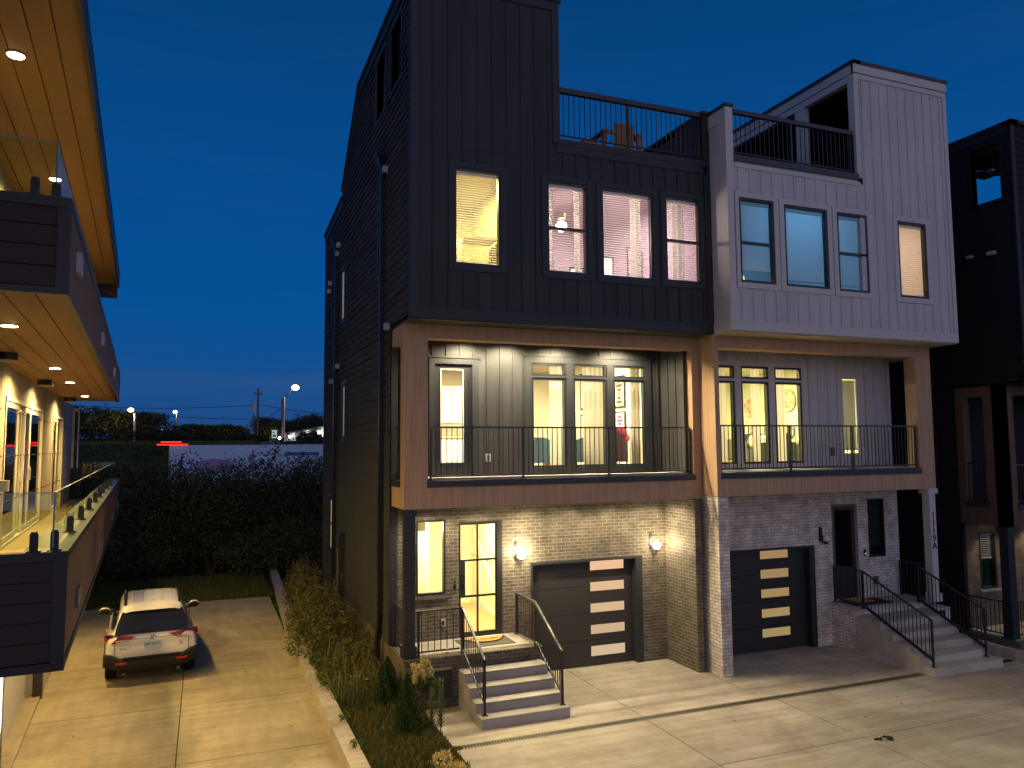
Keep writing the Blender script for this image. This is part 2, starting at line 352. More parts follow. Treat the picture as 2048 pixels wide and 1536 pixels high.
def railing(parent, p0, p1, h, base=.08, step=.105, posts=(), cap=(.05, .035), post=.04, bal=.014, name='railing', mt=None, mcap=None, endposts=True):
    """straight railing between two floor points (may slope); one part"""
    p0 = Vector(p0); p1 = Vector(p1); d = p1-p0; n = int(d.length/step); mt = mt or m_blackmetal
    b = MB(); up_ = Vector((0, 0, 1))
    b.bar(p0+up_*(h-cap[1]/2), p1+up_*(h-cap[1]/2), cap[0], cap[1], k=1)
    b.bar(p0+up_*base, p1+up_*base, .035, .028)
    for i in range(1, n):
        p = p0+d*(i/n); b.bar(p+up_*base, p+up_*(h-cap[1]), bal, bal)
    ps = list(posts)+([0, 1] if endposts else [])
    for t in ps:
        p = p0+d*t; b.bar(p+up_*.002, p+up_*(h-cap[1]), post, post); b.box(p.x-.05, p.x+.05, p.y-.05, p.y+.05, p.z+.002, p.z+.012)
    return b.build(name, [mt, mcap or m_railtop], parent)

# ================================================================ SETTING: ground, slabs, road
def gz(x, y):
    def st(a, b, t): t = min(1, max(0, (t-a)/(b-a))); return t*t*(3-2*t)
    z = 0.0
    if x > 17.9 and y < 40: z -= .95*st(17.9, 18.3, x)
    z += 1.45*st(43, 47, y) + (4.0-.7*st(3, 9, x))*st(56, 66, y) + 1.0*st(66, 110, y)*(1-.6*st(3, 9, x))
    if y > 120: z -= 2.5*st(120, 200, y)
    return z
mb = MB()
xs = [-260, -120, -60, -30, -16, -8, -4, 0, 3, 8, 14, 17.9, 18.0, 18.15, 18.3, 22, 30, 60, 120, 260]
ys = [-60, -20, 0, 6, 12, 18, 24, 30, 36, 42, 43, 44, 45, 46, 47, 50, 53, 56, 58, 60, 62, 64, 66, 72, 80, 90, 100, 110, 120, 140, 170, 200, 400, 900]
for j, y in enumerate(ys):
    for x in xs: mb.v.append((x, y, gz(x, y)-.012))
for j in range(len(ys)-1):
    for i in range(len(xs)-1):
        n = j*len(xs)+i; mb.f.append((n, n+1, n+1+len(xs), n+len(xs))); mb.mi.append(0)
m_soil = mat('soil and turf', (.045, .055, .020), 1.0, .0, var=.5, vscale=1.2, bump=.8, bscale=6)
struct(mb.build('ground', m_soil, smooth=True, fix=False))

def slabs(name, m, X, Y, z=.0, gap=.010, th=.1, clip=None):
    b = MB()
    for i in range(len(X)-1):
        for j in range(len(Y)-1):
            b.box(X[i]+gap, X[i+1]-gap, Y[j]+gap, Y[j+1]-gap, z-th, z+.004)
    b.box(X[0]+.01, X[-1]-.01, Y[0]+.01, Y[-1]-.01, z-th-.02, z-.006, k=1)  # dark sheet under the slabs, showing in the joint gaps
    return struct(b.build(name, [m, mat('dark joint', (.06, .05, .04), .9)]))
slabs('driveway', m_conc2, [-4.2, -.32, 2.2], [-6, 4, 7.5, 10.8, 14.0, 17.05, 20.7, 24.4, 28.2])
slabs('forecourt', m_conc, [3.95, 7.75, 10.75, 14.0, 17.75], [-6, 3, 6.8, 10.6, 12.80])
slabs('parking_pad', m_conc, [3.95, 7.78, 10.55, 17.75], [12.98, 16.42])
mb = MB(); mb.box(-30, 30, -40, -6.02, -.08, .0); struct(mb.build('street', mat('asphalt', (.05, .05, .05), .85, .3, var=.2, vscale=5)))
mb = MB(); mb.v = [(-140, 47.6, 1.47), (140, 47.6, 1.47), (140, 56.2, 1.47), (-140, 56.2, 1.47)]; mb.f = [(0, 1, 2, 3)]; mb.mi = [0]
struct(mb.build('highway', mat('asphalt', (.05, .05, .05)), fix=False))
mb = MB()
for k_ in range(34): mb.box(-30+k_*2.6, -28.9+k_*2.6, 51.7, 51.82, 1.474, 1.478)
struct(mb.build('highway_lane_marking', mat('road paint', (.7, .7, .68), .7)))
# trench drain across the forecourt
mb = MB(); mb.box(4.15, 14.85, 12.80, 12.98, -.1, -.05)
for yy in (12.80, 12.945): mb.box(4.15, 14.85, yy, yy+.035, -.05, .004, k=1)
x = 4.2
while x < 14.85: mb.box(x, x+.022, 12.835, 12.945, -.03, .0025, k=1); x += .055
single(mb, 'trench_drain', [m_black, mat('galvanised grate', (.16, .15, .13), .5, .5, .6)], 'long narrow slotted steel drain grate set across the concrete forecourt', 'drain')

# ================================================================ HOUSE A (charcoal townhouse)
XL, XR = 3.66, 10.68
GY = 16.16
A = thing('townhouse', 'charcoal three storey townhouse with lit windows, brown porch frame and dark brick garage front', 'house', (7.1, 16.2, 0))
Fg = front(GY)
# ground floor brick
hA_win = (4.22, 4.87, 1.95, 3.53); hA_door = (5.17, 6.18, 1.0, 3.46); hA_gar = (6.86, 9.74, 0, 2.48)
mb = MB(); mb.M = Fg
mb.wall(3.76, 10.4, 0, 4.02, 0, .2, [hA_win, hA_door, hA_gar])
mb.box(4.16, 4.93, -.05, .06, 1.86, 1.94)                      # brick sill
mb.M = IDM
mb.box(10.4, 10.55, 14.92, 16.34, 0, 3.84)                      # party wall return
mb.build('brick_wall', m_brickD, A)
mb = MB(); mb.box(10.395, 10.555, 14.905, 14.918, 0, 3.84); mb.build('brick_pier', m_brickD, A)
# porch base
mb = MB(); mb.box(3.68, 6.56, 14.93, 16.155, 0, .90); mb.box(3.66, 6.58, 14.90, 16.155, .905, .985)
mb.build('porch_base', m_brickD, A)
mb = MB(); mb.box(3.86, 6.42, 15.16, 16.155, .985, .992); mb.build('porch_floor', m_step, A)
mb = MB(); mb.box(4.08, 4.62, 14.885, 14.93, .20, .74, k=1); mb.box(4.05, 4.60, 14.86, 14.93, .742, .775); mb.build('crawl_vent', [m_block, m_door], A)
# entry post
mb = MB(); mb.box(3.70, 3.91, 15.02, 15.22, .985, 3.86); mb.box(3.67, 3.94, 14.99, 15.25, 3.72, 3.84); mb.box(3.67, 3.94, 14.99, 15.25, .985, 1.2)
mb.build('porch_post', m_dark2, A)
# windows and door, ground
window(A, Fg, *hA_win, fr=.045, name='window')
d = MB(); d.M = Fg
d.wall(5.17, 6.18, 1.0, 3.46, -.0, .12, [(5.19, 6.06, 1.04, 3.42)]); dfo = d.build('door_frame', m_door, A)
d = MB(); d.M = Fg
d.wall(5.19, 6.06, 1.02, 3.42, .03, .08, [(5.225, 6.03, 1.09, 3.385)])
d.box(5.60, 5.635, .03, .08, 1.09, 3.385)
for z in (1.85, 2.62): d.box(5.225, 6.03, .03, .08, z-.022, z+.022)
d.box(5.225, 5.33, .03, .08, 1.87, 2.60)
do = d.build('front_door', m_door, A)
g = MB(); g.M = Fg; g.q((5.22, .055, 1.09), (6.03, .055, 1.09), (6.03, .055, 3.385), (5.22, .055, 3.385)); g.build('pane', m_glass, do, fix=False)
hh = MB(); hh.M = Fg; hh.box(5.25, 5.30, .0, .03, 2.0, 2.16); hh.tube([(5.275, -.03, 2.03), (5.275, -.03, 2.14)], .012); hh.build('handle', m_blackmetal, do)
hh = MB(); hh.M = Fg; hh.box(5.25, 5.30, .0, .03, 2.26, 2.33); hh.build('deadbolt', m_blackmetal, do)
b_ = MB(); b_.M = Fg; b_.box(5.055, 5.105, -.025, 0, 2.05, 2.21); b_.box(5.068, 5.092, -.03, -.02, 2.14, 2.18, k=1); b_.build('doorbell', [m_blackmetal, m_chrome], A)
b_ = MB(); b_.M = Fg; b_.box(4.76, 4.86, -.035, 0, 1.27, 1.43); b_.box(4.785, 4.835, -.045, -.03, 1.30, 1.40, k=1); b_.build('outlet_cover', [mat('clear plastic', (.55, .53, .5), .2, .5), m_blackmetal], A)

def garage_door(parent, M, a0, a1, z1, wa0, wa1, rows, litmats):
    t = MB(); t.M = M
    t.wall(a0, a1, 0, z1, -.012, .26, [(a0+.05, a1-.17, -.01, z1-.06)]); t.build('garage_trim', m_dark2, parent)
    p = MB(); p.M = M; zz = [0.01]+[z1*k_/4-.03 for k_ in (1, 2, 3)]+[z1-.06]
    for i in range(4):
        hs = [(wa0, wa1, r0, r1) for r0, r1 in rows]
        p.wall(a0+.05, a1-.17, zz[i]+.004, zz[i+1]-.004, .17, .21, hs)
    p.box(a0+.05, a1-.17, .215, .23, 0, z1-.06, k=0) if False else None
    po = p.build('garage_door', mat('dark garage steel', (.030, .029, .028), .5, .4, bump=.15, bscale=120, stretch=(1, 1, 3)), parent)
    for (r0, r1), lm in zip(rows, litmats):
        g_ = MB(); g_.M = M; g_.wall(wa0, wa1, r0, r1, .165, .20, [(wa0+.02, wa1-.02, r0+.02, r1-.02)], k=0)
        g_.q((wa0+.02, .19, r0+.02), (wa1-.02, .19, r0+.02), (wa1-.02, .19, r1-.02), (wa0+.02, .19, r1-.02), k=1); g_.build('garage_window', [m_dark2, lm], po, fix=False)
frost = [emis('frosted lit pane %d' % i, c, s) for i, (c, s) in enumerate((((1, .60, .36), .88), ((1, .62, .36), .80), ((1, .66, .36), .70), ((1, .70, .40), .62), ((1, .73, .46), .66)))]
garage_door(A, Fg, 6.86, 9.74, 2.48, 8.42, 9.365, [(2.16, 2.41), (1.68, 1.93), (1.19, 1.44), (.70, .95), (.20, .47)], frost)

# stone-coloured side foundation and lap siding (left side)
S = sideL(XL)
mb = MB(); mb.M = IDM; mb.box(XL+.02, XL+.2, 16.16, 25.9, 0, 1.02); mb.build('foundation', m_brickD, A)
def roofz(y):
    P = [(14.4, 14.72), (19.9, 14.72), (22.4, 12.62), (22.45, 12.42), (25.9, 12.15)]
    for (a, za), (b, zb) in zip(P[:-1], P[1:]):
        if a <= y <= b: return za+(zb-za)*(y-a)/(b-a)
    return P[-1][1]
sw = [(17.02, 17.40, 9.02, 10.55), (22.05, 22.62, 8.77, 10.24), (21.80, 22.30, 5.37, 6.87), (16.70, 17.08, 5.46, 6.97), (23.35, 24.4, 2.0, 3.55)]
op = [(15.20, 16.22, 12.85, 14.25), (16.75, 17.75, 12.80, 14.25)]
mb = MB(); z = 1.03; ex = .172
while z < 14.7:
    iv = [(16.10 if z < 7.6 else 14.52, 25.82)]
    if z < 1.6: iv = [(16.2, 25.82)]
    hi = iv[0][1]
    while hi > 15 and roofz(hi) < z+ex*.6: hi -= .05
    iv = [(iv[0][0], hi)]
    iv = subtract(iv, [(h[0]-.1, h[1]+.1) for h in sw+op if h[2]-.1 < z+ex*.5 < h[3]+.1])
    for a, b in iv:
        # overlapping board: bottom edge stands proud
        mb.v += [(XL-.034, a, z), (XL-.034, b, z), (XL-.006, b, z+ex+.01), (XL-.006, a, z+ex+.01), (XL+.02, a, z), (XL+.02, b, z)]
        n = len(mb.v)-6; mb.f += [(n+3, n+2, n+1, n), (n, n+1, n+5, n+4)]; mb.mi += [0, 0]
    z += ex
mb.build('side_siding', m_lap, A, fix=False)
# sheathing behind the siding, following the roof line, with openings
mb = MB(); mb.M = S
for y0, y1 in [(14.42, 15.2), (15.2, 16.22), (16.22, 16.75), (16.75, 17.75), (17.75, 19.9)]:
    if (y0, y1) in ((15.2, 16.22), (16.75, 17.75)):
        mb.box(y0, y1, .004, .15, 14.25, 14.70); mb.box(y0, y1, .004, .15, 11.5, 12.82)
    else: mb.box(y0, y1, .004, .15, 11.5, 14.70)
for y0, y1, zt in [(19.9, 22.42, 12.5), (22.42, 25.82, 12.1)]: mb.box(y0, y1, .004, .15, 11.5, zt)
mb.M = IDM
mb.v += [(XL+.004, 19.9, 12.5), (XL+.004, 22.42, 12.5), (XL+.004, 22.42, 12.62), (XL+.004, 19.9, 14.70)]; n = len(mb.v)-4; mb.f.append((n, n+1, n+2, n+3)); mb.mi.append(0)
mb.M = S
mb.wall(16.12, 25.82, 1.0, 7.7, .004, .15, [h for h in sw if h[3] < 7.5]); mb.wall(14.52, 25.82, 7.7, 11.5, .004, .15, [h for h in sw if h[2] > 7.5])
mb.build('side_wall', m_dark2, A)
mb = MB()
for y0, z0, y1, z1 in [(14.36, 14.74, 19.95, 14.74), (19.95, 14.74, 22.45, 12.64), (22.42, 12.44, 25.95, 12.18)]:
    mb.bar((XL-.02, y0, z0), (XL-.02, y1, z1), .14, .07); mb.bar((XL-.03, y0, z0-.15), (XL-.03, y1, z1-.15), .03, .20)
mb.build('roof_edge_trim', m_dark2, A)
# corner boards
for q_ in ((XL-.03, XL+.10, 14.385, 14.52, 7.6, 14.66), (XL-.03, XL+.0, 16.10, 16.20, 1.0, 3.85), (XL-.03, XL+.02, 25.80, 25.93, .0, 12.1)): mb = MB(); mb.box(*q_); mb.build('corner_board', m_dark2, A)
for h in sw:
    mid = (h[2]+h[3])/2
    fo = window(A, S, *h, fr=.05, mid=mid if h[2] < 3 else None, trim=m_dark2, tw=.09, tout=.036, recess=-.008)
    b = MB(); b.M = S; b.q((h[0]+.03, .004, h[2]+.03), (h[1]-.03, .004, h[2]+.03), (h[1]-.03, .004, h[3]-.03), (h[0]+.03, .004, h[3]-.03)); b.build('lit_shade', emis('lit side window %.0f' % h[0], (1, .88, .48), {17: .8, 22: .35, 23: .55}.get(int(h[0]), .6)), fo, fix=False)
# openings of the roof stair tower
for y0, y1, z0, z1 in op:
    mb = MB(); mb.M = S; mb.wall(y0-.08, y1+.08, z0-.08, z1+.08, -.035, .18, [(y0, y1, z0, z1)]); mb.build('tower_opening_trim', m_dark2, A)
mb = MB(); mb.box(5.2, 5.3, 15.0, 19.5, 11.6, 14.6); mb.build('tower_inner_wall', mat('tower stucco', (.30, .25, .18), .8, .2, var=.2, vscale=4), A)
mb = MB(); mb.box(4.35, 4.5, 15.0, 15.12, 11.6, 14.6); mb.build('tower_inner_post', mat('cedar', (.35, .13, .05), .6), A)
light('POINT', 'tower_light', (4.6, 16.4, 13.9), 5, (1, .72, .42), .1, A)
# upper block front
UY = 14.4; Fu = front(UY)
uw = [(4.53, 5.52, 8.71, 10.70), (6.56, 7.50, 8.70, 10.67), (7.85, 9.13, 8.70, 10.67), (9.46, 10.38, 8.72, 10.67)]
mb = MB(); mb.M = Fu
mb.wall(XL, 6.86, 7.6, 14.62, 0, .15, uw); mb.wall(6.86, XR, 7.6, 11.45, 0, .15, uw)
mb.box(10.53, 10.68, 0, 1.1, 11.45, 12.72)
mb.M = IDM
mb.box(6.71, 6.86, 14.55, 19.9, 11.3, 14.62); mb.box(10.53, 10.68, 15.5, 25.8, 11.3, 12.62); mb.box(10.53, 10.68, 14.55, 25.8, 7.6, 11.3)
mb.build('upper_wall', m_dark, A)
mb = MB(); holes = [(h[0]-.14, h[1]+.14, h[2]-.14, h[3]+.14) for h in uw]
battens(mb, Fu, XL+.12, 6.80, .317, 7.83, 14.4, holes); 
battens(mb, Fu, 6.96, 10.5, .317, 7.83, 11.32, holes)
mb.box(3.80, 6.80, -.006, .004, 11.085, 11.10); mb.box(6.9, 10.5, -.006, .004, 11.07, 11.085)
mb.build('battens', m_dark, A)
mb = MB(); mb.M = Fu
mb.box(XL-.03, XR, -.03, .02, 7.60, 7.82); mb.box(XL-.03, XL+.12, -.028, .02, 7.82, 14.62); mb.box(6.72, 6.88, -.028, .02, 11.5, 14.5)
mb.box(XL-.05, 6.93, -.06, .2, 14.62, 14.74); mb.box(XL-.03, 6.88, -.03, .02, 14.42, 14.62); mb.box(6.80, 10.6, -.03, .0, 11.30, 11.46); mb.box(10.52, 10.69, -.03, .02, 7.82, 12.7); mb.box(10.50, 10.70, -.05, 11.4, 12.72, 12.79)
mb.M = IDM; mb.box(6.84, 10.53, 14.36, 14.60, 11.46, 11.60)
mb.build('fascia_trim', m_dark2, A)
mb = MB(); mb.box(XL, XR, 14.42, 16.2, 7.58, 7.61); mb.build('block_soffit', m_dark2, A)
mb = MB(); mb.box(6.86, 10.53, 14.55, 25.8, 11.25, 11.35); mb.box(XL, 6.9, 19.9, 25.8, 11.9, 12.0); mb.box(XL-.02, 6.9, 14.4, 19.9, 14.62, 14.70); mb.build('roof', m_dark2, A)
mb = MB(); mb.box(3.7, 10.6, 25.7, 25.85, 0, 11.9); mb.box(10.55, 10.66, 16.35, 25.8, 0, 7.6); mb.build('rear_wall', m_dark2, A)
for i, h in enumerate(uw):
    window(A, Fu, *h, fr=.045, mid=(9.665 if i in (1, 3) else None), trim=m_dark2, tw=.12, tout=.026, recess=.045, blind=dict(tilt=(-.22 if i == 0 else -.06)))
# roof terrace railing
rl = railing(A, (6.88, 14.47, 11.60), (10.50, 14.47, 11.60), 1.17, base=.12, step=.127, posts=(.475,), cap=(.10, .11), post=.05, bal=.016, name='terrace_railing')
# porch frame (brown)
mb = MB()
mb.box(3.68, XR, 15.0, 15.34, 3.86, 4.30); mb.box(3.68, XR, 15.0, 15.34, 7.29, 7.58); mb.box(3.68, 4.16, 15.0, 15.34, 4.30, 7.29); mb.box(10.48, XR, 15.0, 15.34, 4.30, 7.29)
mb.box(3.68, 3.90, 15.34, 16.15, 3.86, 4.30); mb.box(3.68, 3.90, 15.34, 16.15, 7.22, 7.58)
mb.build('porch_frame', m_wood, A)
mb = MB(); mb.box(4.145, 10.50, 14.965, 15.20, 4.285, 4.415); mb.box(3.655, 3.86, 15.345, 16.05, 4.285, 4.415); mb.build('porch_sill', m_railtop, A)
mb = MB(); mb.box(3.9, 10.5, 15.20, 16.15, 4.32, 4.46); mb.build('porch_deck', m_step, A)
mb = MB(); mb.box(3.9, 10.5, 15.34, 16.15, 3.86, 3.90); mb.box(3.9, 10.5, 15.34, 16.15, 7.50, 7.56); mb.build('porch_ceiling', mat('soffit panel', (.30, .27, .22), .7), A)
railing(A, (4.24, 15.09, 4.415), (10.44, 15.09, 4.415), 1.09, posts=(.325, .655), step=.112, name='porch_railing')
railing(A, (3.77, 15.36, 4.415), (3.77, 16.1, 4.415), 1.09, endposts=False, name='porch_railing')
# first floor back wall of the porch
wz = [(6.92, 7.80), (7.98, 8.87), (9.05, 9.93)]
hA2 = [(4.62, 5.50, 4.47, 6.92)]+[(6.86, 9.97, 4.56, 7.03)]
mb = MB(); mb.M = Fg; mb.wall(3.9, 10.55, 4.02, 7.56, 0, .15, hA2); mb.M = IDM; mb.box(10.38, 10.47, 15.2, 16.16, 4.45, 7.5); mb.build('porch_wall', m_dark, A)
mb = MB(); hb = [(4.50, 5.62, 4.3, 7.06), (6.74, 10.09, 4.4, 7.15)]
battens(mb, Fg, 3.95, 10.35, .317, 4.47, 7.5, hb)
mb.M = lambda a, d_, z: (10.38+d_, a, z); mb.box(15.5, 15.54, -.02, .005, 4.46, 7.5); mb.box(15.82, 15.86, -.02, .005, 4.46, 7.5)
mb.build('battens', m_dark, A)
# window wall: three tall windows with transoms
mb = MB(); mb.M = Fg
mb.wall(6.74, 10.09, 4.46, 7.15, -.03, .06, [(a, b, 4.6, 6.66) for a, b in wz]+[(a, b, 6.70, 7.0) for a, b in wz]); mb.box(6.70, 10.13, -.045, .0, 7.15, 7.19); mb.build('window_surround', m_dark2, A)
for a, b in wz:
    window(A, Fg, a+.003, b-.003, 4.603, 6.657, fr=.05, recess=.05); window(A, Fg, a+.003, b-.003, 6.703, 6.997, fr=.045, recess=.05, name='transom_window')
# porch door
mb = MB(); mb.M = Fg; mb.wall(4.50, 5.62, 4.46, 7.04, -.03, .05, [(4.63, 5.49, 4.4, 6.91)]); mb.box(4.46, 5.66, -.05, .0, 7.04, 7.08); mb.build('door_surround', m_dark2, A)
d = MB(); d.M = Fg; d.wall(4.63, 5.49, 4.475, 6.91, .03, .08, [(4.79, 5.28, 4.76, 6.78)]); do = d.build('porch_door', m_door, A)
g = MB(); g.M = Fg; g.q((4.79, .05, 4.76), (5.28, .05, 4.76), (5.28, .05, 6.78), (4.79, .05, 6.78)); g.build('pane', m_glass, do, fix=False)
hh = MB(); hh.M = Fg; hh.wall(4.77, 5.30, 4.74, 6.80, .015, .03, [(4.79, 5.28, 4.76, 6.78)]); hh.build('glazing_bead', m_whitep, do)
hh = MB(); hh.M = Fg; hh.box(5.37, 5.41, .0, .03, 5.38, 5.52); hh.tube([(5.39, -.02, 5.44), (5.30, -.02, 5.44)], .01); hh.build('handle', m_blackmetal, do)
b_ = MB(); b_.M = Fg; b_.box(5.80, 5.91, -.035, 0, 4.76, 4.93); b_.box(5.83, 5.88, -.045, -.03, 4.79, 4.90, k=1); b_.build('outlet_cover', [mat('clear plastic'), m_blackmetal], A)
# downspouts with conductor heads
def downspout(parent, y, ztop, zbot, kick=None):
    b = MB(); X = XL-.075
    b.box(X-.055, X+.055, y-.055, y+.055, zbot, ztop)
    b.v += [(X-.06, y-.06, ztop), (X+.07, y-.06, ztop), (X+.07, y+.06, ztop), (X-.06, y+.06, ztop), (X-.14, y-.16, ztop+.25), (X+.07, y-.16, ztop+.25), (X+.07, y+.16, ztop+.25), (X-.14, y+.16, ztop+.25)]
    n = len(b.v)-8
    for f in ((0, 1, 5, 4), (1, 2, 6, 5), (2, 3, 7, 6), (3, 0, 4, 7), (3, 2, 1, 0), (4, 5, 6, 7)): b.f.append(tuple(n+i for i in f)); b.mi.append(0)
    b.box(X-.17, X+.07, y-.19, y+.19, ztop+.25, ztop+.33)
    if kick: b.bar((X, y, zbot), (X-.02, y+kick, zbot-.55), .10, .10); b.box(X-.07, X+.03, y+kick-.05, y+kick+.05, .05, zbot-.5)
    return b.build('downspout', m_blackmetal, parent)
downspout(A, 16.75, 11.35, 1.5, .12); downspout(A, 23.2, 11.05, .1)
m_alu = mat('bare aluminium', (.55, .52, .52), .4, .5, .3)
for y, z, s_ in [(16.52, 11.30, 1), (22.95, 11.2, 2), (24.55, 10.35, 2), (16.28, 7.75, 1), (22.9, 7.55, 1), (24.1, 7.2, 1)]:
    b = MB()
    for i in range(s_): b.box(XL-.13, XL-.02, y-.1+i*.22, y+.04+i*.22, z-.14-i*.22, z-i*.22); 
    b.build('vent_hood', m_alu, A)
b = MB(); b.box(XL-.10, XL-.02, 22.2, 22.45, 0.3, 2.25); b.build('meter_box', mat('grey metal box', (.16, .15, .13), .5), A)
b = MB(); b.box(XL-.16, XL-.02, 21.55, 21.85, 0.2, 2.75); b.build('meter_box', m_dark2, A)

# stairs A
def steps(name, x0, x1, yfront, n, rise, run, yback, label, mt=m_step):
    b = MB()
    for i in range(n): b.box(x0, x1, yfront+run*i, yback, rise*i, rise*(i+1)-.0)
    b.v = [v for v in b.v]
    return b
def stair_mesh(x0, x1, y0, n, rise, run, yback):
    b = MB(); prof = [(y0, 0)]
    for i in range(n):
        prof += [(y0+run*i+(.012 if i else 0), rise*(i+1)-.03), (y0+run*i-.012 if i else y0, rise*(i+1))]
        prof.append((y0+run*(i+1), rise*(i+1)))
    prof[-1] = (yback, rise*n); prof.append((yback, 0))
    m = len(prof)
    for x in (x0, x1): b.v += [(x, y, z) for y, z in prof]
    b.f.append(tuple(range(m))); b.f.append(tuple(range(2*m-1, m-1, -1))); b.mi += [0, 0]
    for i in range(m): j = (i+1) % m; b.f.append((i, j, m+j, m+i)); b.mi.append(0)
    return b
st = thing('front_steps', 'five pale concrete steps up to the brightly lit front door, with black railings', 'steps', (5.65, 14.2, 0), group=None)
stair_mesh(4.76, 6.52, 13.52, 4, .18, .335, 14.90).build('treads', m_step, st)
def stair_rail(parent, x, ytop, ybend, yend, ztop, slope, y_wall=None, z0=0):
    b = MB(); zb = ztop; ze = ztop-slope*(ybend-yend)
    b.bar((x, ytop, zb), (x, ybend, zb), .05, .03, k=1); b.bar((x, ybend, zb), (x, yend, ze), .05, .03, k=1)
    b.bar((x, ytop, zb-.80), (x, ybend, zb-.80), .035, .03); b.bar((x, ybend, zb-.80), (x, yend+.02, ze-.78), .035, .03)
    y = ytop-.1
    while y > yend+.05:
        zt = zb if y > ybend else zb-slope*(ybend-y); b.bar((x, y, zt-.80), (x, y, zt-.01), .014, .014); y -= .105
    b.bar((x, yend, z0+.18), (x, yend, ze), .04, .04); b.box(x-.05, x+.05, yend-.05, yend+.05, z0+.18, z0+.192)
    b.bar((x, ybend, .99 if z0 == 0 else zb-.85), (x, ybend, zb), .04, .04); b.bar((x, ytop, zb-.88), (x, ytop, zb), .04, .04)
    for yy in (ybend, ytop): b.box(x-.05, x+.05, yy-.05, yy+.05, .99 if z0 == 0 else zb-.86, 1.0 if z0 == 0 else zb-.85)
    return b.build('railing', [m_blackmetal, m_railtop], parent)
stair_rail(st, 6.45, 16.0, 14.98, 13.70, 1.87, .545)
stair_rail(st, 4.88, 15.06, 14.98, 13.70, 1.87, .545)
railing(A, (3.93, 15.08, .99), (4.84, 15.08, .99), .88, step=.12, endposts=False, posts=(.07,), name='porch_step_railing')
railing(A, (3.76, 15.30, .99), (3.76, 16.05, .99), .88, step=.12, name='porch_step_railing')
b = MB(); b.box(4.49, 4.55, 14.88, 14.92, 1.0, 1.08); b.tube([(4.50, 14.90, 1.08), (4.50, 14.90, 1.13), (4.52, 14.90, 1.145), (4.54, 14.90, 1.13), (4.54, 14.90, 1.08)], .005)
b.v = [(v[0], v[1], v[2]) for v in b.v]; single(b, 'padlock', m_alu, 'small key lock box hanging at the foot of the porch railing', 'padlock')
mb = MB(); mb.box(5.02, 6.15, 15.28, 16.0, .993, 1.001); single(mb, 'porch_rug', mat('grey woven rug', (.09, .085, .08), .95, .1, var=.3, vscale=20), 'flat dark grey rug on the porch floor of the dark brick house', 'rug')
mb = MB(); n = 28
pts = [(5.63+.46*math.cos(PI*i/n), 15.98-.42*math.sin(PI*i/n)) for i in range(n+1)]
for zz in (1.003, 1.018): mb.v += [(x, y, zz) for x, y in pts]
mb.f = [tuple(range(n+1)), tuple(range(2*n+1, n, -1))]+[(i, i+1, n+2+i, n+1+i) for i in range(n)]; mb.mi = [0]*len(mb.f)
dm = thing('doormat', 'half round orange coir doormat with black script in front of the lit door', 'doormat', (5.63, 15.8, 1.0)); mb.build('mat', mat('coir', (.55, .26, .10), .95, .05, var=.15, vscale=60), dm)
mb2 = MB()
mb2.tube([(5.63+.465*math.cos(PI*i/n), 15.98-.425*math.sin(PI*i/n), 1.012) for i in range(n+1)], .014, 6); mb2.build('mat_border', m_black, dm)
text_obj('lettering', 'Hello Gorgeous', .13, (5.63, 15.80, 1.0205), (0, 0, 0), m_black, dm)

# globe sconces
def sconce(loc, lit, label, side=1, power=30):
    x, y, z = loc; o = thing('wall_lamp', label, 'wall lamp', loc, group='globe wall lamps beside the garage doors')
    b = MB(); b.box(x-.035, x+.035, y-.02, y, z-.16, z+.20)
    b.box(x-.03, x+.03, y-.06, y-.02, z-.14, z+.18, k=0) if not lit else None
    b.tube([(x, y-.02, z-.10), (x+.01, y-.06, z-.17), (x+.05, y-.10, z-.205), (x+.10, y-.12, z-.21)], .018 if lit else .03); b.lathe((x+.10, y-.12, z-.22), [(.0, 0), (.045, 0), (.045, .05), (.0, .05)], 14)
    b.build('bracket', m_blackmetal, o)
    g = MB(); g.sphere((x+.10, y-.12, z-.085), .088, 20); g.build('globe', emis('lit opal globe', (1, .84, .58), 22) if lit else mat('opal glass', (.75, .72, .72), .25, .5), o, smooth=True)
    if lit:
        light('POINT', 'bulb', (x+.10, y-.24, z-.06), power, WARM, .09, o)
sconce((6.50, GY, 2.77), True, 'lit globe wall lamp between the glass front door and garage door', power=90)
sconce((9.99, GY, 2.79), True, 'lit globe wall lamp right of the garage door by the dark brick corner', power=45)

# recessed lights: under the porch frame and in the porch ceiling
m_lens = emis('downlight lens', (1, .85, .6), 18)
def downlight(x, y, z, label, power, group, size=.06, ang=115, M=None, col=WARM, lens=None):
    o = thing('recessed_downlight', label, 'ceiling light', (x, y, z), group=group)
    b = MB(); b.lathe((x, y, z-.012), [(0, 0), (size+.02, 0), (size+.02, .012), (0, .012)], 18); b.build('trim_ring', m_whitep, o)
    b = MB(); b.lathe((x, y, z-.018), [(0, 0), (size, 0), (size, .006), (0, .006)], 18); b.build('lens', lens or m_lens, o)
    light('SPOT', 'lamp', (x, y, z-.03), power, col, .05, o, spot=R(ang), blend=.6)
    return o
for i, x in enumerate((4.5, 5.6, 6.7, 7.8, 8.9, 9.9)):
    downlight(x, 15.52, 3.86, 'recessed downlight under the brown porch frame, above the %s' % ('narrow window', 'front door', 'left globe lamp', 'garage door left end', 'garage door middle', 'garage door right end')[i], 150, 'downlights under the brown porch frame', ang=158)
for i, x in enumerate((5.32, 6.30, 7.55, 9.12)):
    downlight(x, 15.66, 7.50, 'recessed downlight in the upper porch ceiling, %s' % ('over the porch door', 'right of the porch door', 'over the left tall window', 'over the right tall windows')[i], 560, 'downlights in the upper porch ceiling', ang=160)

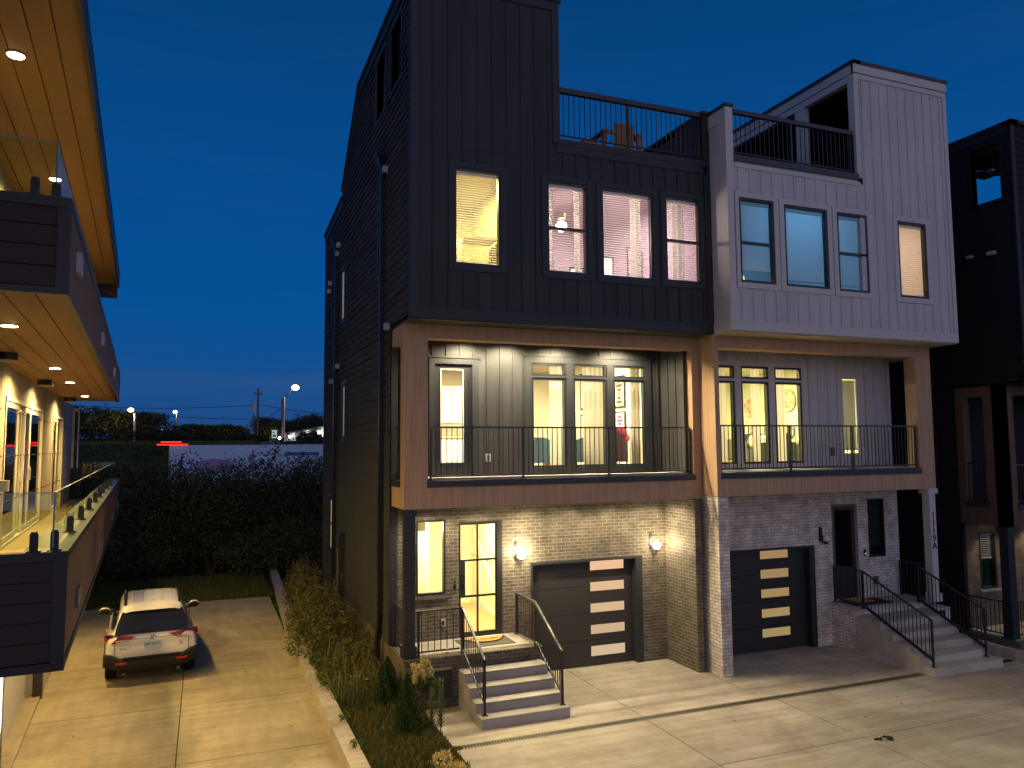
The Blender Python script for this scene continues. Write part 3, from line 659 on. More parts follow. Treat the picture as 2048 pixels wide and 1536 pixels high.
# ------------------------------------------------ interiors of house A
def room(parent, x0, x1, y0, y1, z0, z1, mw, mf, name='room', holes=()):
    b = MB(); t = .05
    b.box(x0-t, x1+t, y1, y1+t, z0, z1); b.box(x0-t, x0, y0, y1, z0, z1); b.box(x1, x1+t, y0, y1, z0, z1); b.box(x0-t, x1+t, y0, y1+t, z1, z1+t); b.box(x0-t, x1+t, y0, y1+t, z0-t, z0, k=1)
    return b.build(name, [mw, mf], parent)
m_yel = mat('warm cream wall', (.86, .78, .52), .7, .1)
room(A, 3.95, 6.62, 16.37, 19.6, 1.0, 3.75, m_yel, m_floor, 'entry_hall')
b = MB()                                                  # wainscot and stair skirt on the right wall, inner door left
for y in (16.7, 17.4, 18.1, 18.8): b.box(6.585, 6.615, y, y+.04, 1.1, 2.3)
b.box(6.58, 6.615, 16.4, 19.6, 2.3, 2.36); b.box(6.585, 6.615, 16.4, 19.6, 1.0, 1.14)
b.bar((6.56, 17.2, 1.2), (6.56, 19.5, 3.2), .03, .10)
b.box(5.0, 5.06, 18.2, 19.58, 1.0, 3.7)
b.build('wainscot', m_whitep, A)
o = thing('interior_door', 'white inner door with dark lever seen through the narrow ground floor window', 'door', (4.6, 17.9, 1.0))
b = MB(); b.box(4.1, 4.92, 17.9, 17.95, 1.0, 3.1); b.build('door_leaf', m_yel, o)
b = MB(); b.box(4.62, 4.68, 17.86, 17.90, 2.0, 2.06); b.box(4.50, 4.66, 17.84, 17.86, 2.02, 2.04); b.build('handle', m_blackmetal, o)
light('AREA', 'hall_light', (5.6, 17.4, 3.68), 260, (1, .88, .42), .8, A); light('POINT', 'hall_light', (4.5, 17.1, 3.3), 40, (1, .88, .45), .15, A)

room(A, 3.95, 10.3, 16.33, 22.3, 4.47, 7.42, m_cream, m_floor, 'living_room')
light('AREA', 'ceiling_light', (5.2, 18.2, 7.38), 420, (1, .90, .50), .9, A); light('AREA', 'ceiling_light', (8.6, 18.4, 7.38), 560, (1, .92, .52), 1.4, A)
# kitchen seen through the porch door
o = thing('kitchen_cabinet', 'white double door wall cabinet seen through the porch door', 'cabinet', (5.9, 20.9, 6.0))
b = MB(); b.box(5.35, 6.05, 20.6, 20.95, 5.75, 6.78); b.box(6.07, 6.75, 20.6, 20.95, 5.75, 6.78); b.build('carcass', m_whitep, o)
for x0 in (5.36, 5.72, 6.08, 6.43):
    b = MB(); b.wall(x0, x0+.32, 5.76, 6.77, 20.575, 20.60, [(x0+.05, x0+.27, 5.81, 6.72)]); q_ = b.build('cabinet_door', m_whitep, o)
    b = MB(); b.sphere((x0+(.28 if x0 in (5.36, 6.08) else .04), 20.56, 5.80), .012, 8); b.build('knob', m_blackmetal, q_)
o = thing('kitchen_counter', 'white base cabinets with pale worktop seen through the porch door', 'kitchen counter', (6.1, 20.6, 4.47))
b = MB(); b.box(5.3, 6.9, 20.3, 20.9, 4.47, 5.32); b.build('base_cabinet', m_whitep, o); b = MB(); b.box(5.28, 6.92, 20.26, 20.9, 5.325, 5.37); b.build('worktop', mat('worktop', (.5, .4, .3), .3), o)
b = MB(); b.box(5.42, 5.62, 20.4, 20.6, 5.375, 5.68); b.box(5.45, 5.59, 20.385, 20.40, 5.45, 5.60, k=1); single(b, 'coffee_machine', [mat('grey appliance', (.2, .18, .16), .4), m_black], 'boxy grey coffee machine on the kitchen worktop', 'appliance')
b = MB(); b.box(5.70, 5.95, 20.45, 20.65, 5.375, 5.55); single(b, 'toaster', m_blackmetal, 'low black toaster on the kitchen worktop beside the coffee machine', 'appliance')
# pendant globe
o = thing('pendant_lamp', 'glowing white globe pendant seen through the porch door', 'pendant lamp', (5.75, 18.4, 6.3))
b = MB(); b.sphere((5.98, 18.4, 6.42), .19, 20); b.build('globe', emis('pendant glow', (1, .93, .8), 4.5), o, smooth=True); b = MB(); b.tube([(5.98, 18.4, 6.6), (5.98, 18.4, 7.42)], .006, 6); b.build('cord', m_blackmetal, o)
# curtains
m_curt = translucent('pale curtain', (.80, .76, .62), .35); m_curt2 = translucent('beige curtain', (.66, .60, .48), .3)
def curtain(x0, x1, y, z0, z1, label, m, amp=.03, group='curtains at the tall porch windows', cat='curtain'):
    b = MB(); n = max(8, int((x1-x0)/.018)); 
    for z in (z0, z1):
        for i in range(n+1): t = i/n; b.v.append((x0+(x1-x0)*t, y+amp*math.sin(t*(x1-x0)*46+x0*3)+.3*amp*math.sin(t*71), z))
    for i in range(n): b.f.append((i, i+1, n+2+i, n+1+i)); b.mi.append(0)
    return single(b, 'curtain', m, label, cat, group, smooth=True)
curtain(6.98, 7.12, 16.50, 4.5, 7.3, 'narrow pale curtain at the left end of the charcoal house porch windows', m_curt)
curtain(7.52, 7.92, 16.50, 4.5, 7.3, 'pale curtain behind the post between the left and middle porch windows', m_curt)
curtain(8.42, 8.98, 16.52, 4.5, 7.3, 'wide beige pleated curtain covering half the middle porch window', m_curt2)
curtain(9.70, 9.98, 16.50, 4.5, 7.3, 'pale beige curtain at the right end of the charcoal house porch windows', m_curt2)
# armchairs, seat, coat
def armchair(name, label, cat, loc, rz, m, w_=.62, d_=.6, h_=.82, group=None):
    o = thing(name, label, cat, (0, 0, 0), group=group, rz=rz, world=loc)
    b = MB(); b.box(-w_/2+.06, w_/2-.06, -d_/2, d_/2-.1, .28, .44); b.build('seat', m, o)
    b = MB(); n = 14
    for r_, zt in ((w_/2, h_), (w_/2-.07, h_-.01)):
        for i in range(n+1):
            t = PI*i/n; b.v.append((r_*math.cos(t), .02+r_*.9*math.sin(t), .22)); b.v.append((r_*math.cos(t), .02+r_*.9*math.sin(t), .5+(zt-.5)*math.sin(t)**.7))
    for i in range(n):
        a = 2*i; c = 2*(n+1)+a
        for f in ((a, a+2, a+3, a+1), (c+1, c+3, c+2, c), (a+1, a+3, c+3, c+1), (a, c, c+2, a+2)): b.f.append(f); b.mi.append(0)
    b.build('backrest', m, o, smooth=False)
    for sx in (-1, 1):
        for sy2 in (-1, 1): b = MB(); b.tube([(sx*w_*.33, sy2*d_*.3, .28), (sx*w_*.37, sy2*d_*.36, 0)], .018, 8, r2=.012); b.build('leg', m_blackmetal, o)
    return o
m_blue = mat('teal blue fabric', (.10, .20, .26), .85, .1)
armchair('armchair', 'round backed blue armchair behind the left porch window', 'armchair', (7.52, 17.1, 4.47), 0+PI*.95, m_blue, group='blue armchairs'); armchair('armchair', 'round backed blue armchair behind the middle porch window curtain', 'armchair', (8.52, 17.15, 4.47), PI*1.1, m_blue, group='blue armchairs')
o = armchair('dining_chair', 'dark brown chair draped with a pink coat behind the right porch window', 'chair', (9.56, 17.0, 4.47), PI, mat('brown leather', (.10, .03, .02), .6), h_=1.0)
b = MB()
for i in range(26):
    a = rng.random()*PI; b.sphere((9.52+.24*math.cos(a)*.9, 16.76+rng.random()*.05, 5.24+.22*math.sin(a)-.02+rng.random()*.05), .075+rng.random()*.03, 8, sz=1.1)
for i in range(7): b.sphere((9.31+rng.random()*.05, 16.72, 4.86+i*.06), .06, 8)
single(b, 'coat', mat('pink coat', (.72, .10, .14), .9, .1), 'fluffy pink coat hung over the back of the brown chair', 'coat', smooth=True)
o = armchair('side_chair', 'red upholstered chair further back behind the middle porch window', 'chair', (9.1, 18.8, 4.47), PI*.8, mat('red fabric', (.45, .08, .04), .85), h_=.85)
o = thing('potted_plant', 'small green potted plant on a stand behind the left porch window', 'plant', (7.95, 17.6, 4.47)); b = MB(); b.lathe((7.95, 17.6, 4.47), [(.0, 0), (.10, 0), (.13, .55), (0, .55)], 14); b.build('pot', mat('terracotta', (.4, .18, .08), .8), o)
b = MB()
for i in range(46):
    a, e_, l_ = rng.random()*6.28, rng.random()*1.3, .12+rng.random()*.14; c0 = Vector((7.95, 17.6, 5.02)); d_ = Vector((math.cos(a)*math.cos(e_), math.sin(a)*math.cos(e_), math.sin(e_)))*l_; s_ = Vector((-math.sin(a), math.cos(a), 0))*.03
    b.q(c0, c0+d_*.6+s_, c0+d_, c0+d_*.6-s_)
b.build('leaves', mat('house plant leaf', (.08, .20, .04), .6), o, fix=False)
o = thing('console_table', 'thin dark console table behind the left porch window', 'table', (7.7, 19.4, 4.47)); b = MB(); b.box(7.3, 8.6, 19.2, 19.6, 5.28, 5.32); b.build('table_top', m_blackmetal, o)
for x in (7.32, 8.58):
    for y in (19.22, 19.58): b = MB(); b.bar((x, y, 4.47), (x, y, 5.28), .03); b.build('leg', m_blackmetal, o)
# framed pictures on the right wall
def picture(y0, y1, z0, z1, xw, label, art, group='framed pictures on the living room wall'):
    o = thing('framed_picture', label, 'picture', (xw, (y0+y1)/2, z0), group=group)
    b = MB(); b.M = lambda a, d_, z: (xw-d_, a, z); b.wall(y0, y1, z0, z1, .005, .03, [(y0+.035, y1-.035, z0+.035, z1-.035)]); b.build('frame', m_blackmetal, o)
    b = MB(); b.M = lambda a, d_, z: (xw-d_, a, z); b.box(y0+.03, y1-.03, .006, .014, z0+.03, z1-.03); b.build('print_paper', mat('print paper '+art[0], art[1], .8), o)
    b = MB(); b.M = lambda a, d_, z: (xw-d_, a, z); cyy = (y0+y1)/2
    for i in range(6):
        t = i/5; ww = (.12, .16, .10, .05, .07, .14)[i]*(y1-y0)/.6; zc = z1-.15-(z1-z0-.3)*t; b.box(cyy-ww, cyy+ww, .015, .018, zc-.045, zc+.035)
    b.build('motif', mat('print ink '+art[0], art[2], .8), o)
picture(17.72, 18.30, 6.10, 6.95, 10.28, 'framed print of a dark jug shape, upper right behind the right porch window', ('a', (.6, .42, .22), (.05, .03, .03)))
picture(17.72, 18.30, 5.22, 6.0, 10.28, 'framed print with a pink figure shape, below the dark jug print', ('b', (.85, .75, .7), (.75, .06, .12)))
picture(19.6, 20.3, 6.15, 7.2, 10.28, 'tall framed picture seen edge on past the middle curtain, upper one', ('c', (.7, .6, .5), (.2, .2, .2)))
picture(19.6, 20.3, 5.1, 6.0, 10.28, 'tall framed picture seen edge on past the middle curtain, lower one', ('d', (.7, .6, .5), (.2, .2, .2)))

# bedrooms
room(A, 3.8, 6.2, 14.6, 18.2, 7.85, 11.1, mat('pale yellow wall', (.46, .38, .17), .7), m_floor, 'dressing_room')
b = MB()
for z in (8.6, 9.2, 9.8): b.box(5.3, 6.15, 16.2, 16.9, z, z+.04)
b.box(5.28, 5.32, 16.2, 16.9, 7.9, 9.84); single(b, 'closet_shelving', m_yel, 'pale closet shelving seen through the yellow lit upper left window', 'shelving')
light('AREA', 'ceiling_light', (5.0, 16.4, 11.0), 420, (1, .84, .34), 1.0, A)
room(A, 6.3, 10.48, 14.6, 19.0, 7.85, 11.15, mat('pink bedroom wall', (.36, .27, .33), .7), mat('pink rug floor', (.5, .25, .2), .9), 'bedroom')
o = thing('bedroom_ceiling_lamp', 'bright globe ceiling lamp glowing behind the bedroom blinds', 'ceiling lamp', (7.72, 16.3, 10.2))
b = MB(); b.sphere((7.66, 16.0, 10.22), .13, 16); b.build('globe', emis('bedroom globe', (1, .95, .88), 22), o, smooth=True); b = MB(); b.lathe((7.66, 16.0, 10.40), [(0, 0), (.1, 0), (.1, .12), (0, .12)], 14); b.build('canopy', mat('brass', (.6, .4, .2), .4, .5, .5), o)
light('POINT', 'bulb', (7.66, 16.0, 10.0), 170, (1, .85, .68), .12, o); light('AREA', 'window_side_light', (8.8, 16.5, 11.1), 300, (1, .84, .78), 1.2, A)
for i, (x0, x1, z0, z1) in enumerate(((8.35, 8.75, 8.9, 9.55), (8.95, 9.6, 8.95, 9.9), (10.0, 10.4, 9.3, 10.2))):
    o = thing('framed_picture', 'black framed print behind the bedroom blinds, %s' % ('small one low in the wide window', 'large one low in the wide window', 'one in the rightmost bedroom window')[i], 'picture', ((x0+x1)/2, 16.6, z0), group='prints in the bedroom')
    b = MB(); b.wall(x0, x1, z0, z1, 17.0-.9*i*0, 17.03, [(x0+.03, x1-.03, z0+.03, z1-.03)]); b.build('frame', m_blackmetal, o); b = MB(); b.box(x0+.02, x1-.02, 17.03, 17.04, z0+.02, z1-.02); b.build('print_paper', m_whitep, o)
curtain(6.62, 6.86, 14.75, 8.3, 10.9, 'pale curtain left of the bedroom blinds with the lamp', m_curt, group='bedroom curtains')
curtain(7.36, 7.5, 14.75, 8.3, 10.9, 'narrow pale curtain right of the bedroom blinds with the lamp', m_curt, group='bedroom curtains')
curtain(8.78, 9.06, 14.75, 8.3, 10.9, 'pale curtain at the right of the wide bedroom window', m_curt, group='bedroom curtains')
curtain(9.82, 10.2, 14.75, 8.3, 10.9, 'pale pleated curtain in the rightmost bedroom window of the charcoal house', m_curt, group='bedroom curtains')
# patio chair on the roof terrace
o = thing('patio_chair', 'brown wooden high backed patio chair behind the roof terrace railing', 'patio chair', (8.75, 15.3, 11.35))
m_ced = mat('patio cedar', (.36, .19, .10), .6, .2, var=.15, vscale=8, stretch=(8, 8, .5))
b = MB(); b.box(8.57, 9.07, 15.0, 15.05, 11.55, 12.47); b.build('backrest', m_ced, o)
b = MB(); b.box(8.3, 9.25, 15.06, 15.7, 11.72, 11.80); b.build('seat', m_ced, o)
for x0 in (8.25, 9.14):
    b = MB(); b.box(x0, x0+.09, 14.95, 15.04, 11.35, 12.20); b.box(x0, x0+.09, 15.65, 15.74, 11.35, 12.20); b.box(x0-.01, x0+.10, 14.93, 15.76, 12.20, 12.26); b.build('armrest', m_ced, o)
b = MB(); b.box(8.34, 8.57, 14.95, 15.0, 12.18, 12.26); b.box(9.07, 9.14, 14.95, 15.0, 12.18, 12.26); b.build('top_rail', m_ced, o)
o = thing('patio_side_table', 'small wooden side table left of the high backed chair on the roof terrace', 'patio table', (7.95, 15.2, 11.35)); b = MB(); b.box(7.72, 8.1, 14.95, 15.3, 11.85, 11.93); b.build('table_top', m_ced, o)
for x in (7.74, 8.05):
    for y in (14.97, 15.26): b = MB(); b.box(x, x+.04, y, y+.04, 11.35, 11.85); b.build('leg', m_ced, o)
light('POINT', 'terrace_glow', (8.3, 16.6, 12.9), 7, (1, .66, .35), .15, A)

# ================================================================ HOUSE B (light townhouse)
BX0, BX1 = 10.69, 17.62
B = thing('townhouse', 'pale grey townhouse with whitewashed brick ground floor, right of the charcoal one', 'house', (14.1, 15.6, 0))
BG = 15.6; Fb = front(BG)
bW = (16.29, 16.86, 2.11, 3.63); bD = (15.06, 15.93, 1.10, 3.53); bGar = (11.84, 14.46, 0, 2.53)
mb = MB(); mb.M = Fb
mb.wall(11.0, 17.36, 0, 4.10, 0, .2, [bW, bD, bGar]); mb.box(16.24, 16.91, -.05, .06, 2.0, 2.09)
mb.M = IDM; mb.box(17.16, 17.36, 15.8, 25.5, -1.0, 4.05)
mb.build('brick_wall', m_brickW, B)
mb = MB(); mb.box(10.69, 10.97, 14.43, 15.8, 0, 3.92); mb.build('brick_pier', m_brickW, B)
mb = MB(); mb.box(14.97, 17.36, 14.72, 15.595, 0, 1.02); mb.box(17.10, 17.52, 14.30, 14.75, -1.0, .98); mb.build('porch_base', m_brickW, B)
mb = MB(); mb.box(14.94, 17.45, 14.70, 15.595, 1.025, 1.09); mb.build('porch_floor', m_step, B)
mb = MB(); mb.box(17.19, 17.40, 14.46, 14.67, 1.09, 3.80); mb.box(17.13, 17.46, 14.42, 14.72, 3.80, 3.93); mb.box(17.16, 17.44, 14.43, 14.71, 1.09, 1.30)
mb.build('porch_post', m_white2, B)
for i, ch in enumerate('1119A'):
    text_obj('house_number', ch, .24, (17.295, 14.452, 3.24-.19*i), (PI/2, 0, 0), m_blackmetal, B, .006)
window(B, Fb, *bW, fr=.045, glass=m_glass_d, mf=mat('dark green black frame', (.016, .020, .019), .4), blind=None)
mb = MB(); mb.M = Fb; mb.q((16.33, .10, 2.42), (16.82, .10, 2.42), (16.82, .10, 3.58), (16.33, .10, 3.58)); mb.box(16.33, 16.82, .08, .10, 2.38, 2.43)
mb.build('roller_blind', mat('grey green blind', (.30, .36, .36), .8), B, fix=False)
d = MB(); d.M = Fb; d.wall(15.06, 15.93, 1.10, 3.53, .0, .12, [(15.11, 15.83, 1.10, 3.47)]); d.build('door_frame', mat('taupe frame', (.17, .15, .13), .6), B)
d = MB(); d.M = Fb; d.wall(15.11, 15.83, 1.11, 3.47, .03, .08, [(15.2, 15.74, 1.9, 3.37)]); do = d.build('front_door', m_door, B)
g = MB(); g.M = Fb; g.q((15.2, .055, 1.9), (15.74, .055, 1.9), (15.74, .055, 3.37), (15.2, .055, 3.37)); g.build('pane', m_glass_d, do, fix=False)
b_ = MB(); b_.M = Fb; b_.box(16.10, 16.16, -.03, 0, 2.17, 2.33); b_.sphere((16.13, -.03, 2.22), .012, 8, k=1); b_.build('doorbell', [m_blackmetal, emis('doorbell ring light', (.8, .85, 1), 2.0)], B)
b_ = MB(); b_.M = Fb; b_.box(16.40, 16.52, -.06, 0, 1.43, 1.62); b_.build('outlet_cover', [mat('grey outlet box', (.10, .09, .09), .5)], B)
frostB = [emis('frosted amber pane %d' % i, c, s) for i, (c, s) in enumerate((((1, .62, .30), .36), ((1, .64, .31), .35), ((1, .66, .30), .36), ((1, .70, .30), .37), ((1, .72, .30), .36)))]
garage_door(B, Fb, 11.80, 14.46, 2.53, 12.87, 13.79, [(2.22, 2.48), (1.74, 2.0), (1.27, 1.52), (.79, 1.04), (.31, .56)], frostB)
# upper block
VY = 13.77; Fv = front(VY)
vw = [(10.98, 11.95, 8.69, 10.62), (12.24, 13.52, 8.69, 10.59), (13.81, 14.76, 8.68, 10.58), (15.74, 16.70, 8.66, 10.56)]
mb = MB(); mb.M = Fv
mb.wall(10.69, 14.56, 7.6, 11.44, 0, .15, vw[:3]); mb.wall(14.56, BX1, 7.6, 14.36, 0, .15, vw[3:])
mb.box(10.69, 10.86, 0, 1.0, 11.44, 12.68)
mb.M = IDM; mb.box(10.69, 10.84, 13.92, 15.6, 7.6, 11.44); mb.box(BX1-.15, BX1, 13.92, 25.5, 7.6, 14.36); mb.box(10.69, 10.86, 14.77, 25, 11.3, 12.68)
mb.build('upper_wall', m_white, B)
mb = MB(); hv = [(h[0]-.15, h[1]+.15, h[2]-.15, h[3]+.15) for h in vw]
m_whites = m_white2
battens(mb, Fv, 11.0, 14.5, .318, 7.84, 11.30, hv[:3]); battens(mb, Fv, 14.78, 17.5, .292, 7.84, 14.06, hv[3:])
mb.M = Fv
mb.box(10.9, 17.5, -.004, .004, 10.945, 10.957)
mb.build('battens', m_white, B)
mb = MB(); mb.M = Fv
mb.box(10.67, BX1+.02, -.028, .02, 7.60, 7.83); mb.box(10.67, 10.87, -.026, .02, 7.83, 12.66); mb.box(BX1-.10, BX1+.02, -.026, .02, 7.83, 14.10); mb.box(14.52, 14.66, -.026, .02, 11.5, 14.1)
mb.box(14.50, BX1+.03, -.05, .02, 14.14, 14.36); mb.box(14.54, BX1, -.028, .02, 14.0, 14.12); mb.box(10.9, 14.6, -.026, .0, 11.30, 11.40)
mb.M = lambda a, d_, z: (14.55+d_, a, z)
mb.box(13.73, 18.9, -.05, .1, 14.14, 14.36); mb.box(13.75, 18.9, -.02, .15, 13.96, 14.13)
mb.box(13.77, 13.96, -.015, .15, 11.35, 13.96); mb.box(15.44, 15.78, -.015, .15, 11.35, 13.96); mb.box(18.5, 18.9, -.015, .15, 11.35, 13.96)
mb.M = IDM
mb.box(10.675, 10.69, 13.8, 14.0, 7.83, 12.5); mb.box(10.672, 10.69, 13.76, 14.5, 12.35, 12.66); mb.box(10.67, 10.69, 13.8, 14.4, 7.6, 7.83)
mb.build('fascia_trim', m_white2, B)
mb = MB(); mb.M = Fv; mb.box(14.47, BX1+.06, -.08, .3, 14.36, 14.44); mb.M = IDM; mb.box(14.46, 14.72, 13.69, 19.0, 14.36, 14.44); mb.box(10.66, 10.90, 13.72, 25.0, 12.68, 12.75); mb.box(BX1-.2, BX1+.06, 14.07, 19.0, 14.36, 14.44)
mb.build('roof_cap', mat('dark blue cap flashing', (.022, .034, .045), .45, .5), B)
mb = MB(); mb.box(14.72, BX1-.15, 13.92, 19.0, 14.1, 14.3); mb.box(17.2, 17.45, 13.95, 18.9, 11.3, 14.1); mb.box(14.72, 17.2, 18.7, 18.85, 11.3, 14.1); mb.build('tower_interior', mat('dark cedar soffit', (.10, .055, .03), .8, var=.2, vscale=6, stretch=(1, 6, 1)), B)  # tower lining in a darker cedar tone
mb = MB(); mb.box(10.86, 17.45, 13.95, 25.4, 11.25, 11.35); mb.build('roof_deck', m_dark2, B)
mb = MB(); mb.M = Fv; mb.box(10.87, 14.56, -.05, .25, 11.44, 11.58); mb.build('terrace_sill', m_railtop, B)
mb = MB(); mb.box(10.9, 17.4, 25.3, 25.45, -1, 11.3); mb.box(17.2, 17.45, 15.8, 25.4, 4.0, 7.65); mb.build('rear_wall', m_white, B)
railing(B, (10.92, 13.86, 11.58), (14.50, 13.86, 11.58), 1.10, base=.10, step=.13, posts=(.475,), cap=(.09, .10), post=.05, bal=.016, name='terrace_railing')
b = MB(); b.box(12.6, 14.3, 15.2, 16.2, 11.4, 11.95); single(b, 'covered_patio_sofa', mat('dark cover', (.035, .035, .04), .8), 'dark covered patio sofa behind the pale house terrace railing', 'patio sofa')
mb = MB(); mb.box(BX0, BX1, 13.8, 15.6, 7.575, 7.60); mb.build('block_soffit', mat('cream soffit', (.50, .44, .34), .7), B)
for i, h in enumerate(vw):
    window(B, Fv, *h, fr=.055, mid=(9.60 if i in (0, 2) else None), trim=m_white2, tw=.13, tout=.026, recess=.045, glass=m_glass,
           blind=dict(tilt=(-.5 if i == 3 else -1.15), mat=(translucent('pale blue blind', (.62, .72, .78), .5) if i != 3 else m_blind), **({'raise': .22} if i == 0 else {'raise': .08} if i < 3 else {})))
room(B, 10.95, 15.0, 14.0, 17.6, 7.85, 11.1, mat('blue grey wall', (.45, .60, .66), .8), m_floor, 'bedroom')
light('AREA', 'ceiling_light', (12.9, 14.9, 11.0), 42, (.18, .58, 1.0), 2.4, B, sy2=.6)
room(B, 15.2, 17.4, 14.0, 17.6, 7.85, 11.1, m_yel, m_floor, 'stair_hall')
light('AREA', 'ceiling_light', (16.2, 15.6, 11.0), 60, (1, .72, .55), .6, B)
o = thing('doorway_glow', 'small yellow glow added for a lit doorway, low in the left teal window of the pale house', 'added glow', (11.3, 14.25, 8.5))
b = MB(); b.lathe((11.3, 14.3, 8.64), [(0, 0), (.22, 0), (.16, .3), (0, .3)], 20); b.build('glow_body', emis('doorway_glow_emission', (1, .85, .35), 1.0), o, smooth=True); b = MB(); b.lathe((11.3, 14.3, 8.2), [(0, 0), (.1, 0), (.03, .05), (.03, .44), (0, .44)], 14); b.build('base', m_blackmetal, o)  # lamp-shaped glow and stand, added in place of a yellow lit doorway
# porch frame
mb = MB()
mb.box(10.69, 17.42, 14.43, 14.78, 3.93, 4.34); mb.box(10.69, 17.42, 14.43, 14.78, 7.29, 7.57); mb.box(10.69, 10.81, 14.43, 14.78, 4.34, 7.29); mb.box(16.90, 17.42, 14.43, 14.78, 4.34, 7.29)
mb.box(10.69, 10.80, 14.78, 15.6, 3.93, 7.57); mb.box(17.2, 17.42, 14.78, 15.6, 3.93, 4.34); mb.box(17.2, 17.42, 14.78, 15.6, 7.29, 7.57)
mb.build('porch_frame', m_wood, B)
mb = MB(); mb.box(10.80, 16.92, 14.395, 14.65, 4.325, 4.46); mb.build('porch_sill', mat('dark blue cap flashing'), B)
mb = MB(); mb.box(10.81, 17.3, 14.65, 15.6, 4.34, 4.48); mb.build('porch_deck', m_step, B)
mb = MB(); mb.box(10.81, 17.3, 14.78, 15.6, 7.48, 7.54); mb.box(10.98, 17.3, 14.78, 15.6, 3.93, 3.97); mb.build('porch_ceiling', mat('soffit panel'), B)
railing(B, (10.86, 14.51, 4.46), (16.86, 14.51, 4.46), 1.08, posts=(.33, .65), step=.112, name='porch_railing')
wzB = [(11.18, 12.14), (12.33, 13.18), (13.37, 14.23)]
mb = MB(); mb.M = Fb; mb.wall(10.8, 17.25, 4.10, 7.55, 0, .15, [(11.12, 14.29, 4.58, 7.05), (15.52, 16.40, 4.49, 7.0)]); mb.build('porch_wall', m_white, B)
mb = MB(); battens(mb, Fb, 10.98, 17.2, .318, 4.49, 7.48, [(11.0, 14.4, 4.4, 7.17), (15.38, 16.54, 4.4, 7.12)]); mb.M = Fb; mb.box(17.14, 17.26, -.03, .1, 4.49, 7.48); mb.build('battens', m_white, B)
mb = MB(); mb.M = Fb; mb.wall(11.0, 14.41, 4.50, 7.17, -.028, .05, [(a, b, 4.61, 6.66) for a, b in wzB]+[(a, b, 6.72, 7.04) for a, b in wzB]); mb.build('window_surround', m_white2, B)
for a, b in wzB:
    window(B, Fb, a+.003, b-.003, 4.613, 6.657, fr=.05); window(B, Fb, a+.003, b-.003, 6.723, 7.037, fr=.05, name='transom_window')
mb = MB(); mb.M = Fb; mb.wall(15.40, 16.52, 4.49, 7.10, -.028, .05, [(15.53, 16.39, 4.4, 6.99)]); mb.build('door_surround', m_white2, B)
d = MB(); d.M = Fb; d.wall(15.53, 16.39, 4.50, 6.99, .03, .08, [(15.64, 16.12, 4.84, 6.80)]); do = d.build('porch_door', m_white2, B)
g = MB(); g.M = Fb; g.q((15.64, .05, 4.84), (16.12, .05, 4.84), (16.12, .05, 6.80), (15.64, .05, 6.80)); g.build('pane', m_glass, do, fix=False)
b = MB(); b.M = Fb; z = 4.93
while z < 6.76: b.q((15.65, .075, z-.015), (16.11, .075, z-.015), (16.11, .085, z+.015), (15.65, .085, z+.015)); z += .032
b.build('blind', mat('grey door blind', (.42, .40, .37), .7), do, fix=False)
b_ = MB(); b_.M = Fb; b_.box(15.10, 15.22, -.06, 0, 4.78, 5.0); b_.build('outlet_cover', mat('grey outlet box'), B)
room(B, 11.0, 17.0, 15.77, 21.8, 4.50, 7.4, mat('pale green wall', (.70, .72, .48), .7), m_floor, 'living_room')
light('AREA', 'ceiling_light', (13.6, 18.4, 7.35), 950, (1, .93, .50), 1.6, B)
curtain(11.80, 12.12, 15.92, 4.55, 7.3, 'grey beige curtain at the left edge of the pale house porch windows', m_curt2, group='pale house curtains')
curtain(12.92, 13.17, 15.92, 4.55, 7.3, 'beige curtain at the right side of the pale house middle tall window', m_curt2, group='pale house curtains')
curtain(13.62, 14.0, 15.92, 4.55, 7.3, 'beige curtain in the pale house right tall window', m_curt2, group='pale house curtains')
m_plate = mat('woven plate', (.55, .42, .28), .8, .1, var=.65, vscale=9)
for i, (y, z, r_, lb) in enumerate(((21.0, 6.30, .30, 'large patterned wall plate in the middle tall window of the pale house'), (20.05, 6.22, .24, 'patterned wall plate half hidden by the middle curtain of the pale house'), (19.2, 6.45, .36, 'largest patterned wall plate in the right tall window of the pale house'), (20.9, 5.42, .26, 'lower left patterned plate above the dark sofa'), (20.1, 5.50, .20, 'small patterned plate above the dark sofa, second from left'), (19.2, 5.5, .25, 'lower right patterned plate above the sofa arm'))):
    b = MB(); b.M = lambda a, d_, zz: (16.985-d_, a, zz)
    n = 22; b.v += [b.M(y+r_*math.cos(2*PI*k_/n), .05, z+r_*math.sin(2*PI*k_/n)) for k_ in range(n)]+[b.M(y+.6*r_*math.cos(2*PI*k_/n), .01, z+.6*r_*math.sin(2*PI*k_/n)) for k_ in range(n)]
    b.f += [(k_, (k_+1) % n, n+(k_+1) % n, n+k_) for k_ in range(n)]+[tuple(range(n, 2*n))]; b.mi += [0]*(n+1)
    single(b, 'wall_plate', m_plate, lb, 'wall plate', 'patterned plates on the wall')
o = thing('sofa', 'dark sofa with patterned cushions inside the pale house', 'sofa', (15.9, 19.8, 4.5)); m_so = mat('dark green fabric', (.02, .03, .025), .9)
b = MB(); b.box(15.3, 16.1, 18.8, 20.9, 4.6, 4.95); b.build('seat', m_so, o); b = MB(); b.box(16.2, 16.6, 18.7, 21.0, 4.6, 5.42); b.build('backrest', m_so, o)
for y in (18.62, 21.0): b = MB(); b.box(15.3, 16.6, y-.1, y+.07, 4.6, 5.15); b.build('armrest', m_so, o)
